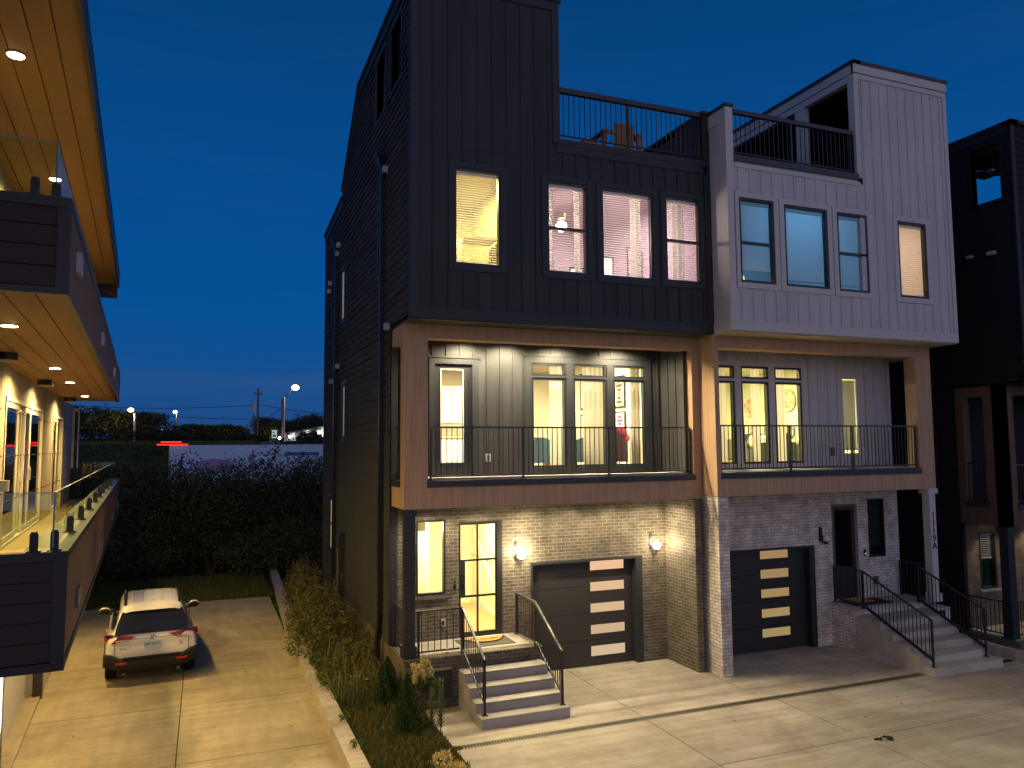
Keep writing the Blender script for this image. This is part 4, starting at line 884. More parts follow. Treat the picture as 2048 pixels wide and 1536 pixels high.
for y, c_ in ((19.2, 0), (19.7, 1), (20.4, 1)):
    b = MB(); b.sphere((16.0, y, 5.17), .25, 12, sx=.45, sz=.9); single(b, 'cushion', m_plate if c_ else m_curt2, ('plain cream cushion on the dark sofa right end', 'patterned cushion in the middle of the dark sofa', 'patterned cushion on the left end of the dark sofa')[(0 if y < 19.5 else 1 if y < 20 else 2)], 'cushion', 'sofa cushions', smooth=True)
armchair('armchair', 'cream armchair low in the pale house middle tall window', 'armchair', (12.75, 16.6, 4.5), PI*.9, mat('cream fabric', (.62, .56, .40), .9), h_=.75, w_=.8)
o = thing('front_steps', 'unlit concrete steps with black railings leading to the pale house door', 'steps', (15.9, 13.6, 0))
stair_mesh(14.86, 16.97, 12.56, 5, .18, .36, 14.70).build('treads', m_step, o)
b = MB()
def railB(x, yend=12.70, ytop=15.5):
    b = MB(); zt = 1.99; sl = .42; yb_ = 14.60
    b.bar((x, ytop, zt), (x, yb_, zt), .05, .03, k=1); b.bar((x, yb_, zt), (x, yend, zt-sl*(yb_-yend)), .05, .03, k=1)
    b.bar((x, ytop, zt-.80), (x, yb_, zt-.80), .035, .03); b.bar((x, yb_, zt-.82), (x, yend, zt-sl*(yb_-yend)-.86), .04, .06)
    y = ytop-.1
    while y > yend+.05: z_ = zt if y > yb_ else zt-sl*(yb_-y); b.bar((x, y, z_-.82), (x, y, z_), .014, .014); y -= .105
    for yy, z0_ in ((ytop, 1.09), (yb_, 1.09), (yend, .18)): z_ = zt if yy >= yb_ else zt-sl*(yb_-yy); b.bar((x, yy, z0_), (x, yy, z_), .04, .04); b.box(x-.05, x+.05, yy-.05, yy+.05, z0_+.002, z0_+.012)
    return b.build('railing', [m_blackmetal, m_railtop], o)
railB(14.98); railB(16.83, 12.85, 14.62)
railing(B, (17.30, 14.78, 1.09), (17.30, 15.55, 1.09), .9, step=.11, name='porch_step_railing')
mb = MB(); mb.box(15.05, 16.25, 14.85, 15.5, 1.091, 1.102); single(mb, 'porch_rug', mat('black rug', (.02, .02, .022), .95), 'black rug on the unlit porch of the pale house', 'rug')
mb = MB(); mb.box(15.2, 15.9, 15.1, 15.45, 1.103, 1.122); single(mb, 'doormat', mat('coir', (.5, .3, .1)), 'tan doormat lying on the black rug of the pale house porch', 'doormat')
b = MB(); b.box(16.98, 17.25, 14.20, 14.30, .62, .92); single(b, 'crawl_vent_cover', m_door, 'small black vent box on the pale brick pier below the house number', 'vent')
sconce((14.66, BG, 2.78), False, 'unlit globe wall lamp on black bracket beside the pale house front door')

# kerb and low wall right of the steps
mb = MB(); mb.bar((17.80, 11.2, .06), (18.02, 25, .06), .20, .34); single(mb, 'kerb_wall', m_block, 'low concrete kerb wall right of the pale house steps', 'wall')
mb = MB(); mb.box(10.5, 19.2, 25.6, 25.7, -1, .1); 

# ================================================================ HOUSE C (unlit dark townhouse at the right edge)
CX, CY = 19.375, 14.0
C_ = thing('townhouse', 'unlit black townhouse at the right edge with a lit brick porch below', 'house', (21.5, 15.3, -.95))
Sc = sideL(CX); Fc = front(CY)
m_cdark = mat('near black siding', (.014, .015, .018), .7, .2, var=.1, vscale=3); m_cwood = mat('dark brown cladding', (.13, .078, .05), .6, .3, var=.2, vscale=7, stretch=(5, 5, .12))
mb = MB()
mb.M = Sc; mb.wall(13.30, 25, 6.62, 13.4, 0, .15, [(13.62, 14.45, 11.52, 13.05)]); mb.wall(15.32, 25, -1, 6.62, .02, .15, [(16.2, 16.9, 3.9, 5.9)])
mb.M = IDM; mb.box(CX, 25, 13.30, 13.45, 6.62, 13.4); mb.build('upper_wall', m_cdark, C_)
mb = MB(); mb.M = Sc; z = 6.8
while z < 13.2:
    for a, b in subtract([(13.36, 25)], [(13.5, 14.57)] if 11.4 < z+.1 < 13.1 else []): mb.v += [mb.M(a, -.02, z), mb.M(b, -.02, z), mb.M(b, -.003, z+.18), mb.M(a, -.003, z+.18)]; n = len(mb.v)-4; mb.f.append((n, n+1, n+2, n+3)); mb.mi.append(0)
    z += .175
mb.M = front(13.30); z = 6.8
while z < 13.2: mb.v += [mb.M(CX+.1, -.02, z), mb.M(24, -.02, z), mb.M(24, -.003, z+.18), mb.M(CX+.1, -.003, z+.18)]; n = len(mb.v)-4; mb.f.append((n, n+1, n+2, n+3)); mb.mi.append(0); z += .175
mb.build('lap_siding', m_cdark, C_, fix=False)
mb = MB(); mb.M = Sc; mb.box(13.22, 25, -.06, .2, 13.4, 13.5); mb.box(13.28, 25, -.03, .02, 13.2, 13.4); mb.M = IDM; mb.box(CX-.06, 25, 13.22, 13.5, 13.4, 13.5); mb.box(CX-.03, CX+.1, 13.27, 13.34, 6.62, 13.4)
mb.build('roof_cap', mat('black cap', (.018, .02, .025), .5), C_)
mb = MB(); mb.M = Sc; mb.wall(13.54, 14.53, 11.44, 13.13, -.03, .2, [(13.62, 14.45, 11.52, 13.05)]); mb.build('tower_opening_trim', m_cdark, C_)
mb = MB(); mb.box(CX+.15, 22, 13.45, 16, 13.1, 13.3); mb.build('tower_soffit', mat('slatted cedar soffit', (.16, .075, .04), .7, var=.5, vscale=3, stretch=(.5, 12, 1)), C_)
mb = MB(); mb.box(21.6, 21.75, 13.5, 16, 11.3, 12.1); mb.box(CX, 22, 13.3, 18, 11.2, 11.3); mb.build('roof_deck', m_cdark, C_)
b = MB(); b.lathe((20.0, 14.25, 12.55), [(0, .06), (.12, .05), (.16, 0), (.15, -.06), (0, -.08)], 18); b.tube([(20.0, 14.25, 12.6), (20.0, 14.25, 13.1)], .015, 6)
for i in range(3):
    a = i*2.09+.4; b.bar((20.0+.1*math.cos(a), 14.25+.1*math.sin(a), 12.55), (20.0+.6*math.cos(a), 14.25+.6*math.sin(a), 12.55), .12, .012)
single(b, 'ceiling_fan', mat('grey fan metal', (.3, .3, .3), .3, .5, .6), 'grey ceiling fan under the slatted soffit of the black house tower', 'ceiling fan')
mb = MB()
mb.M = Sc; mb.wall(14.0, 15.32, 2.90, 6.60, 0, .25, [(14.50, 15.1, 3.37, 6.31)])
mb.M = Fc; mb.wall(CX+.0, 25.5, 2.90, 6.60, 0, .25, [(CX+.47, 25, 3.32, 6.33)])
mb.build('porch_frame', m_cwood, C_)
mb = MB(); mb.box(CX+.0, 25, 13.32, 15.4, 6.585, 6.66); mb.build('block_soffit', m_cdark, C_)
mb = MB(); mb.M = Sc; mb.box(14.42, 15.15, -.03, .2, 3.37, 3.50); mb.M = Fc; mb.box(CX+.45, 25, -.03, .2, 3.33, 3.46); mb.build('porch_sill', m_railtop, C_)
railing(C_, (CX+.1, 14.52, 3.5), (CX+.1, 15.1, 3.5), 1.05, step=.11, name='porch_railing'); railing(C_, (CX+.5, 14.1, 3.46), (25, 14.1, 3.46), 1.05, step=.11, name='porch_railing')
mb = MB(); mb.box(CX+.05, 25, 15.25, 15.4, 3.0, 6.6); mb.box(CX+.2, 25, 14.2, 15.3, 2.92, 3.3); mb.box(CX+.2, 25, 14.2, 15.3, 6.5, 6.6); mb.build('porch_wall', m_cdark, C_)
b = MB(); b.box(CX+.35, CX+.40, 15.22, 15.245, 4.0, 5.9); b.build('door_edge_strip', mat('pale strip', (.35, .36, .36), .5), C_)
m_brickC = brick_mat('brown brick', (.16, .12, .10), (.24, .19, .15), (.10, .085, .07))
mb = MB(); mb.M = lambda a, d_, z: (CX+.12+d_, a, z); 
mb.M = front(15.35)
mb.wall(CX+.1, 25, -.95, 2.9, 0, .2, [(CX+.68, CX+1.33, 1.05, 2.60), (22.1, 23, 0.05, 2.5)]); mb.build('brick_wall', m_brickC, C_)
mb = MB(); mb.M = Sc; mb.wall(14.3, 15.33, .05, 2.9, .12, .25, [(14.36, 14.86, 1.18, 2.74)]); mb.build('brick_side_wall', m_brickC, C_) if False else None
window(C_, front(15.35), CX+.68, CX+1.33, 1.05, 2.60, fr=.05, glass=m_glass, blind=dict(tilt=.2, **{'raise': .75}))
mb = MB(); mb.M = front(15.35); mb.box(CX+.62, CX+1.40, -.06, .02, .97, 1.04); mb.build('window_sill', m_block, C_)
mb = MB(); mb.M = front(15.35); mb.box(22.1, 23, .05, .12, .05, 2.5); mb.build('front_door', m_door, C_)
mb = MB(); mb.box(CX, 25, 13.85, 15.34, -.95, 0); mb.build('porch_base', m_brickD, C_); mb = MB(); mb.box(CX+.1, 25, 14.0, 15.34, .003, .04); mb.build('porch_floor', m_step, C_)
mb = MB(); mb.box(CX+.02, CX+.26, 14.03, 14.27, .04, 2.90); mb.box(CX-.02, CX+.32, 13.99, 14.32, 2.74, 2.88); mb.build('porch_post', m_dark2, C_)
railing(C_, (CX+.08, 14.30, .04), (CX+.08, 15.28, .04), .93, step=.115, name='porch_step_railing'); railing(C_, (CX+.30, 14.08, .04), (22.0, 14.08, .04), .93, step=.115, name='porch_step_railing')
b_ = MB(); b_.M = front(15.35); b_.box(CX+1.75, CX+1.87, -.04, 0, .55, .72); b_.build('outlet_cover', mat('clear plastic'), C_)
mb = MB(); mb.box(21.0, 21.9, 14.5, 15.2, .042, .065); single(mb, 'doormat', mat('coir'), 'orange doormat on the lit porch of the black house', 'doormat')
for i, x in enumerate((20.4, 22.0)):
    downlight(x, 14.9, 2.90, 'downlight under the black house porch frame, %s' % ('over its small window', 'over its doormat')[i], 45, 'downlights of the black house')
b = MB(); b.box(CX-.13, CX-.02, 13.85, 14.05, 10.05, 10.15); b.box(CX-.13, CX-.02, 14.5, 14.65, 10.1, 10.17); b.build('vent_hood', m_alu, C_)
b = MB(); b.box(CX-.10, CX-.02, 15.9, 15.98, -.6, 12.9); b.build('downspout', m_cdark, C_)
mb = MB(); mb.M = Sc; mb.wall(16.2, 16.9, 3.9, 5.9, .02, .1, [(16.25, 16.85, 3.95, 5.85)]); mb.q((16.25, .06, 3.95), (16.85, .06, 3.95), (16.85, .06, 5.85), (16.25, .06, 5.85), k=1); mb.build('window', [m_frame, m_glass_d], C_)

# ================================================================ LEFT BUILDING (own frame: u to the right, v away, turned 3.93 degrees)
LA = R(3.93); lca, lsa = math.cos(LA), math.sin(LA)
def Lw(u, v, z): return (u*lca-v*lsa, u*lsa+v*lca, z)
D_ = thing('apartment_building', 'modern building at the left with lit wooden soffits and two glass railed balconies', 'building', (-4, 12, 0), rz=LA, world=Lw(-4, 12, 0))
m_soff = mat('stained soffit board', (.34, .20, .085), .55, .3, var=.12, vscale=1.5, stretch=(3, .3, 1)); m_gap = mat('soffit groove', (.03, .02, .012), .9)
m_dbr = mat('dark brown panel', (.050, .034, .030), .6, .3, var=.1, vscale=3); m_dbr2 = mat('brown edge board', (.15, .085, .05), .6, .3, var=.15, vscale=5, stretch=(1, .5, 5)); m_dtrim = mat('dark bronze trim', (.03, .028, .026), .45, .5)
m_lwall = mat('grey stucco panel', (.46, .42, .35), .8, .2, var=.04, vscale=2); m_lwhite = mat('off white door frame', (.66, .62, .52), .5, .3)
def soffit(u0, u1, v0, v1, z, wd=.24, seams=()):
    b = MB(); u = u1
    while u > u0:
        cuts = [v0, *seams, v1]
        for a, c in zip(cuts[:-1], cuts[1:]): b.box(max(u-wd+.012, u0), u, a+.004, c-.004, z, z+.03)
        u -= wd
    b.box(u0, u1, v0, v1, z+.03, z+.05, k=1)
    return b.build('soffit', [m_soff, m_gap], D_)
# roof
soffit(-6.5, -.66, 1.0, 21.9, 9.30, seams=(6.2, 10.9, 15.6))
b = MB(); b.box(-.66, -.62, 1.0, 22.1, 9.26, 9.62); b.box(-6.5, -.66, 21.9, 22.1, 8.97, 9.62); b.box(-6.5, -.62, .9, 1.0, 9.26, 9.62); b.box(-6.5, -.62, 1.0, 22.1, 9.56, 9.66); b.build('roof_fascia', m_dtrim, D_)
# upper balcony
VU, VLo, UE, UL = 7.75, 8.70, 25.1, 28.7
soffit(-2.0, -.64, VU+.06, UE, 6.475, wd=.25, seams=(11.0, 15.5, 20.0))
b = MB(); b.box(-.64, -.62, VU, UE, 6.47, 7.24); b.build('edge_board', m_dbr2, D_)
b = MB()
for i in range(4): b.box(-6.5, -.72, VU, VU+.04, 6.53+i*.182, 6.53+(i+1)*.182-.008)
b.box(-6.5, -.72, VU+.045, VU+.07, 6.5, 7.25, k=1); b.build('front_boards', [m_dbr, m_gap], D_)
b = MB(); b.box(-6.5, -.615, VU-.02, VU+.10, 7.24, 7.33); b.box(-1.0, -.61, VU+.10, UE, 7.24, 7.33); b.box(-6.5, -.61, VU-.015, VU+.06, 6.46, 6.52); b.box(-.72, -.615, VU-.01, VU+.05, 6.52, 7.24); b.box(-.70, -.612, VU+.05, UE, 6.46, 6.50); b.box(-.66, -.61, UE-.05, UE, 6.46, 7.3); b.build('balcony_trim', m_dtrim, D_)
b = MB(); b.box(-2.0, -1.0, VU+.1, UE, 6.75, 6.80); b.build('balcony_floor', m_conc2, D_)
b = MB(); b.q((-2.6, VU+.05, 7.36), (-.75, VU+.05, 7.36), (-.75, VU+.05, 7.84), (-2.6, VU+.05, 7.84)); b.q((-.75, VU+.07, 7.36), (-.75, UE-.1, 7.36), (-.75, UE-.1, 7.84), (-.75, VU+.07, 7.84)); b.build('glass_balustrade', m_rail_glass, D_, fix=False)
b = MB(); b.box(-2.6, -.75, VU+.045, VU+.057, 7.835, 7.845); b.box(-.756, -.744, VU+.06, UE-.1, 7.835, 7.845); b.box(-.757, -.743, VU+.05, VU+.065, 7.36, 7.84); b.build('glass_edge', mat('green glass edge', (.25, .35, .30), .3, .5), D_)
def spigot(u, v, z, h=.17, r=0):
    b = MB(); b.box(u-.035, u+.035, v-.03, v+.03, z+.012, z+h-.02); b.box(u-.028, u+.028, v-.02, v+.02, z+h-.02, z+h); b.box(u-.06, u+.06, v-.055, v+.055, z, z+.012); return b.build('spigot', m_blackmetal, D_)
spigot(-.905, VU+.05, 7.33); spigot(-.745, VU+.07, 7.33, .14)
# upper wall and window
b = MB(); b.box(-6.5, -2.0, VU+1.2, 22.0, 6.5, 9.3); b.build('upper_wall', m_lwall, D_)
# lower balcony
b = MB(); b.box(-.64, -.62, VLo, UL, 3.10, 4.05); b.build('edge_board', m_dbr2, D_)
b = MB()
for i in range(5): b.box(-6.5, -.73, VLo, VLo+.04, 3.08+i*.190, 3.08+(i+1)*.190-.007)
b.box(-6.5, -.73, VLo+.045, VLo+.07, 3.02, 4.05, k=1); b.build('front_boards', [m_dbr, m_gap], D_)
b = MB(); b.box(-6.5, -.612, VLo-.02, VLo+.12, 4.03, 4.12); b.box(-1.0, -.61, VLo+.12, UL, 4.05, 4.12); b.box(-6.5, -.612, VLo-.015, VLo+.06, 2.99, 3.07); b.box(-.73, -.612, VLo-.01, VLo+.05, 3.07, 4.03); b.box(-.69, -.61, VLo+.05, UL, 3.0, 3.08); b.build('balcony_trim', m_dtrim, D_)
b = MB(); b.box(-1.0, -.93, VLo+.4, UL, 4.04, 4.07); b.build('curb_ledge', m_lwhite, D_)
b = MB(); b.box(-2.0, -1.0, VLo+.12, UL, 3.45, 3.50); b.build('balcony_floor', mat('wood look tile', (.40, .30, .17), .5, .3, var=.15, vscale=5, stretch=(.6, 6, 1)), D_)
soffit(-2.0, -.64, VLo+.06, UL, 3.0, seams=(13, 18, 23))
b = MB(); b.q((-2.6, VLo+.06, 4.15), (-.75, VLo+.06, 4.15), (-.75, VLo+.06, 4.68), (-2.6, VLo+.06, 4.68))
for v0, v1 in ((VLo+.08, 13.4), (13.43, 20.0), (20.03, UL-.3)): b.q((-.745, v0, 4.15), (-.745, v1, 4.15), (-.745, v1, 4.68), (-.745, v0, 4.68))
b.q((-2.0, UL-.28, 4.15), (-.75, UL-.28, 4.15), (-.75, UL-.28, 4.68), (-2.0, UL-.28, 4.68)); b.build('glass_balustrade', m_rail_glass, D_, fix=False)
b = MB(); b.box(-2.6, -.75, VLo+.055, VLo+.067, 4.675, 4.685); b.box(-.751, -.739, VLo+.07, UL-.3, 4.675, 4.685); b.box(-.755, -.740, VLo+.055, VLo+.075, 4.15, 4.68); b.build('glass_edge', mat('green glass edge'), D_)
spigot(-.905, VLo+.06, 4.12, .19); spigot(-.735, VLo+.09, 4.12, .20)
for v in (10.66, 12.5, 14.4, 16.3, 18.0, 19.6, 21.6, 23.6): spigot(-.735, v, 4.12, .19)
for v, z in ((8.65, 6.92), (13.9, 6.85), (19.8, 6.85)): b = MB(); b.box(-.62, -.58, v-.16, v+.16, z-.10, z+.10); b.build('louvre_vent', m_alu, D_)
for v, z in ((10.2, 3.44), (15.9, 3.42), (22.0, 3.42), (26.5, 3.42)): b = MB(); b.box(-.62, -.585, v-.20, v+.20, z-.10, z+.10); b.build('louvre_vent', mat('grey vent', (.2, .21, .22), .4, .4, .4), D_)
# lit wall of the lower balcony with sliding doors
Sd = lambda a, d_, z: (-2.0-d_, a, z)
hd = [(14.75, 19.95, 3.5, 5.98), (22.35, 24.9, 3.5, 5.98), (10.3, 13.9, 4.2, 5.98)]
b = MB(); b.M = Sd; b.wall(8.9, 28.1, 3.45, 6.48, 0, .2, hd); b.M = IDM; b.box(-6.5, -2.0, 28.05, 28.1, 0, 6.48); b.build('balcony_wall', m_lwall, D_)
b = MB(); b.M = Sd
for z in (4.25, 5.0, 5.75): b.box(8.9, 28.1, -.003, .002, z-.006, z+.006)
for a in (14.3, 20.35, 22.0, 25.4): b.box(a-.006, a+.006, -.003, .002, 3.5, 6.47)
b.build('panel_joint', m_gap, D_)
def slider(a0, a1, z0, z1, leaves):
    f = MB(); f.M = Sd; f.wall(a0, a1, z0, z1, -.02, .12, [(a0+.07, a1-.07, z0+.05, z1-.07)]); fo = f.build('sliding_door', m_lwhite, D_)
    for i, (b0, b1, dd, dark) in enumerate(leaves):
        l = MB(); l.M = Sd; l.wall(b0, b1, z0+.06, z1-.08, dd, dd+.045, [(b0+.09, b1-.09, z0+.16, z1-.17)]); l.box(b1-.06, b1-.03, dd-.04, dd, z0+1.0, z0+1.25) if not dark else None
        lo = l.build('door_leaf', m_lwhite, fo); g = MB(); g.M = Sd; g.q((b0+.09, dd+.02, z0+.16), (b1-.09, dd+.02, z0+.16), (b1-.09, dd+.02, z1-.17), (b0+.09, dd+.02, z1-.17), k=0); g.build('pane', m_glass_d if dark else m_glass, lo, fix=False)
slider(14.75, 19.95, 3.5, 5.98, [(14.8, 16.4, .0, True), (16.3, 17.2, .05, False), (17.2, 18.0, .0, False), (18.0, 19.9, .0, True)])
slider(22.35, 24.9, 3.5, 5.98, [(22.4, 23.5, .0, True), (23.5, 24.85, .04, False)])
slider(10.3, 13.9, 4.2, 5.98, [(10.35, 12.1, .0, True), (12.1, 13.85, .03, True)])
b = MB(); b.M = Sd; b.box(14.9, 19.8, .5, .52, 3.5, 6.0); b.box(22.4, 24.8, .5, .52, 3.5, 6.0); b.build('inner_blind', mat('cream vertical blind', (.7, .62, .42), .8), D_)
b = MB(); b.box(-1.99, -1.86, 14.35, 14.50, 4.45, 4.62); single(b, 'security_camera', mat('grey plastic', (.35, .35, .35), .5), 'round grey wall camera box beside the first sliding door of the left balcony', 'camera') .location = Lw(-1.93, 14.42, 4.45)
# far end return window
b = MB(); b.box(-2.0, -1.93, 28.12, 28.2, 4.5, 6.35); b.box(-1.84, -1.80, 28.12, 28.2, 4.5, 6.35); b.box(-2.0, -1.80, 28.12, 28.2, 6.3, 6.4); b.build('end_window', m_lwhite, D_)
# ground level under the balcony
b = MB(); b.box(-6.5, -2.0, 9.5, 19.05, 0, 3.0); b.box(-6.5, -1.72, 19.06, 28.7, 0, 3.0); b.build('garage_wall', mat('pale garage panel', (.62, .58, .50), .6, .3, var=.03), D_)
b = MB(); b.box(-2.0, -1.87, 18.98, 19.05, 0, 3.0); b.build('garage_jamb', m_lwhite, D_)
b = MB(); b.box(-1.87, -1.70, 18.86, 19.04, 0, 3.0); b.build('support_post', m_dtrim, D_)
b = MB(); b.box(-2.0, -1.73, 8.5, 28.7, -.03, .06); 
for v in (11.5, 14.3, 16.75): pass
b.build('garage_kerb', m_conc2, D_)
o = thing('post_light', 'tall bright strip light on a dark post at the bottom left edge', 'post light', (-1.56, 12, 0), rz=LA, world=Lw(-1.56, 12, 0)); ORG[o.name] = (-1.56, 12, 0)
b = MB(); b.box(-1.64, -1.515, 12.0, 12.12, 0.0, 2.95); b.build('post', m_dtrim, o)
b = MB(); b.box(-1.61, -1.525, 11.95, 12.0, 1.50, 2.32); b.build('strip_lens', emis('strip light lens', (.88, 1, .62), 3), o); light('AREA', 'lamp', (-1.55, 11.90, 1.9), 30, (.95, .95, .50), .1, o, sy2=.8, rot=(PI/2, 0, 0))
# lights
def ldown(u, v, z, label, power, group, lens=True, ang=130):
    o = thing('recessed_downlight', label, 'ceiling light', (u, v, z), group=group, rz=LA, world=Lw(u, v, z))
    b = MB(); b.lathe((u, v, z-.010), [(0, 0), (.10, 0), (.10, .01), (0, .01)], 20); b.build('trim_ring', m_dbr2, o)
    b = MB(); b.lathe((u, v, z-.016), [(0, 0), (.08, 0), (.08, .006), (0, .006)], 20); b.build('lens', emis('left soffit lens', (1, .82, .5), 30), o)
    light('SPOT', 'lamp', (u, v, z-.04), power, WARM2, .06, o, spot=R(ang), blend=.8)
    return o
for i, v in enumerate((10.0, 15.03, 18.1, 22.7)):
    ldown(-1.35, v, 6.475, ('nearest', 'second', 'third', 'farthest')[i]+' glowing downlight in the wooden soffit over the left lower balcony', 620, 'downlights over the lower balcony', ang=168)
for i, v in enumerate((9.4, 13.6, 17.6)):
    ldown(-1.32, v, 9.30, ('brightest downlight high in the roof soffit at the top left corner', 'roof soffit downlight seen through the upper glass balustrade', 'roof soffit downlight farther along, hidden by the balcony')[i], 420, 'roof soffit downlights', ang=160)
for i, v in enumerate((12.9, 17.7, 23.6)):
    o = thing('soffit_speaker', ('nearest', 'middle', 'farthest')[i]+' squat dark box under the wooden soffit of the left balcony', 'speaker', (-1.75, v, 6.36), group='dark boxes under the soffit', rz=LA, world=Lw(-1.75, v, 6.36))
    b = MB(); b.lathe((-1.75, v, 6.37), [(0, 0), (.13, 0), (.13, .10), (0, .10)], 20); b.build('housing', m_dtrim, o); b = MB(); b.lathe((-1.75, v, 6.35), [(0, 0), (.15, 0), (.15, .02), (0, .02)], 20); b.build('rim', m_lwhite, o)
# lamps under the lower balcony and on its garage wall
for i, v in enumerate((10.6, 14.6, 18.6, 22.6)):
    ldown(-1.1, v, 3.0, 'downlight under the left lower balcony, number %s from the camera' % ('one', 'two', 'three', 'four')[i], 270, 'downlights under the lower balcony', ang=165)

# ================================================================ retaining wall and planting bed
o = thing('retaining_wall', 'low pale concrete block wall between the driveway and the planting bed', 'wall', (2.35, 22, 0))
b = MB(); n = 34
def wx(y): return 2.17+max(0, y-22)*.035
ys_ = [11.0+i*.62 for i in range(38)]
for i in range(len(ys_)-1):
    y0, y1 = ys_[i]+.004, ys_[i+1]-.004
    b.v += [(wx(y0), y0, 0), (wx(y0)+.28, y0, 0), (wx(y1)+.28, y1, 0), (wx(y1), y1, 0), (wx(y0), y0, .26), (wx(y0)+.28, y0, .26), (wx(y1)+.28, y1, .26), (wx(y1), y1, .26)]; n = len(b.v)-8
    for f in ((4, 5, 6, 7), (0, 1, 5, 4), (1, 2, 6, 5), (2, 3, 7, 6), (3, 0, 4, 7)): b.f.append(tuple(n+i_ for i_ in f)); b.mi.append(0)
b.build('blocks', m_block, o)
b = MB(); b.box(2.40, 3.97, 4.5, 16.2, -.3, .10); b.box(2.40, 3.64, 16.2, 30, -.3, .10); struct(b.build('planting_bed', mat('bed soil', (.075, .055, .030), .95, .1, var=.5, vscale=5, bump=.8, bscale=12)))

# ================================================================ foliage helpers
def leaf_mat(name, c, tr=.25):
    if name in MATS: return MATS[name]
    m = bpy.data.materials.new(name); m.use_nodes = True; t = m.node_tree; b = t.nodes['Principled BSDF']
    g = t.nodes.new('ShaderNodeNewGeometry'); r = t.nodes.new('ShaderNodeValToRGB'); t.links.new(g.outputs['Random Per Island'], r.inputs[0])
    r.color_ramp.elements[0].color = (c[0]*.55, c[1]*.6, c[2]*.55, 1); r.color_ramp.elements[1].color = (c[0]*1.5, c[1]*1.4, c[2]*1.3, 1)
    t.links.new(r.outputs[0], b.inputs['Base Color']); b.inputs['Roughness'].default_value = .7; b.inputs['Specular IOR Level'].default_value = .1
    MATS[name] = m; return m
def leaves(blobs, n, size, shell=.55, aspect=.45, droop=0, updir=0):
    """n small leaves spread through ellipsoid lobes (cx,cy,cz,rx,ry,rz); clumpy, denser to the outside"""
    bl = np.array(blobs, float); wgt = bl[:, 3]*bl[:, 4]*bl[:, 5]; wgt = wgt**.8; idx = rng.choice(len(bl), n, p=wgt/wgt.sum())
    k_ = max(6, n//28); cd = rng.normal(size=(k_, 3)); cd /= np.linalg.norm(cd, axis=1)[:, None]; cr_ = shell+(1-shell)*rng.random(k_)**.5
    ci = rng.integers(0, k_, n); P = cd[ci]*cr_[ci][:, None]+rng.normal(size=(n, 3))*.13
    c = bl[idx, :3]+P*bl[idx, 3:6]
    nr = rng.normal(size=(n, 3)); nr[:, 2] = np.abs(nr[:, 2])*.8+.2; nr /= np.linalg.norm(nr, axis=1)[:, None]
    a = rng.normal(size=(n, 3)); a[:, 2] += updir-droop; a -= (a*nr).sum(1)[:, None]*nr; a /= np.linalg.norm(a, axis=1)[:, None]; b_ = np.cross(nr, a)
    s = size*(.6+.8*rng.random(n))[:, None]
    V = np.stack([c-a*s, c+b_*s*aspect, c+a*s, c-b_*s*aspect], 1).reshape(-1, 3)
    F = np.arange(4*n).reshape(-1, 4)
    return V, F
def mesh_np(name, V, F, m, parent=None, base=(0, 0, 0)):
    me = bpy.data.meshes.new(name); V = V-np.array(base); me.from_pydata(V.tolist(), [], F.tolist()); me.materials.append(m); me.update()
    o = bpy.data.objects.new(name, me); COL.objects.link(o)
    if parent is not None: o.parent = parent
    return o
m_bark = mat('bark', (.09, .07, .05), .9, .1, var=.3, vscale=6, stretch=(1, 1, .2))
def tree(loc, h, r, n, size, c, label, name='tree', trunks=1, group=None, cat='tree', base_z=None, flat=1.0, lobes=7, tr=.12, low=False):
    x, y, z = loc; o = thing(name, label, cat, loc, group=group)
    th = h*.42; b = MB()
    for t in range(trunks):
        a = t*2.4+x; dx, dy = (math.cos(a)*r*.35, math.sin(a)*r*.35) if trunks > 1 else (r*.06, 0)
        b.tube([(x+dx*.1, y+dy*.1, z-.1), (x+dx*.5+.05, y+dy*.5, z+th*.5), (x+dx, y+dy, z+th), (x+dx*1.4, y+dy*1.4, z+h*.8)], tr, 7, r2=tr*.3)
        for k_ in range(3):
            a2 = a+k_*2.1+.5; b.tube([(x+dx*.8, y+dy*.8, z+th*(.7+.15*k_)), (x+dx+math.cos(a2)*r*.6, y+dy+math.sin(a2)*r*.6, z+th+h*.25)], tr*.5, 5, r2=tr*.15)
    b.build('trunk', m_bark, o)
    bl = []
    for k_ in range(lobes):
        a = k_*2.399; rr = r*(.25+.4*rng.random()); f_ = .34+.3*rng.random()
        bl.append((x+math.cos(a)*rr, y+math.sin(a)*rr, z+h*(.42+.36*rng.random()), r*f_*1.35, r*f_*1.35, h*f_*.55*flat))
    bl.append((x, y, z+h*.70, r*.6, r*.6, h*.28)); bl.append((x, y, z+h*.45, r*.8, r*.8, h*.28)); bl += [(x-r*.35, y, z+h*.22, r*.6, r*.6, h*.2), (x+r*.35, y, z+h*.22, r*.6, r*.6, h*.2)] if low else []
    V, F = leaves(bl, n, size); V[:, 2] = np.maximum(V[:, 2], z+.02); mesh_np('crown', V, F, c, o, loc)
    return o
m_l1 = leaf_mat('thicket leaf', (.095, .10, .048)); m_l2 = leaf_mat('far tree leaf', (.05, .055, .028)); m_l3 = leaf_mat('shrub leaf', (.085, .12, .035)); m_l4 = leaf_mat('yellow blossom', (.62, .52, .22)); m_l6 = leaf_mat('olive shrub leaf', (.13, .135, .05)); m_l5 = leaf_mat('conifer needle', (.055, .095, .025)); m_gr = leaf_mat('grass blade', (.105, .125, .04)); m_gr2 = leaf_mat('dry grass blade', (.20, .17, .06))
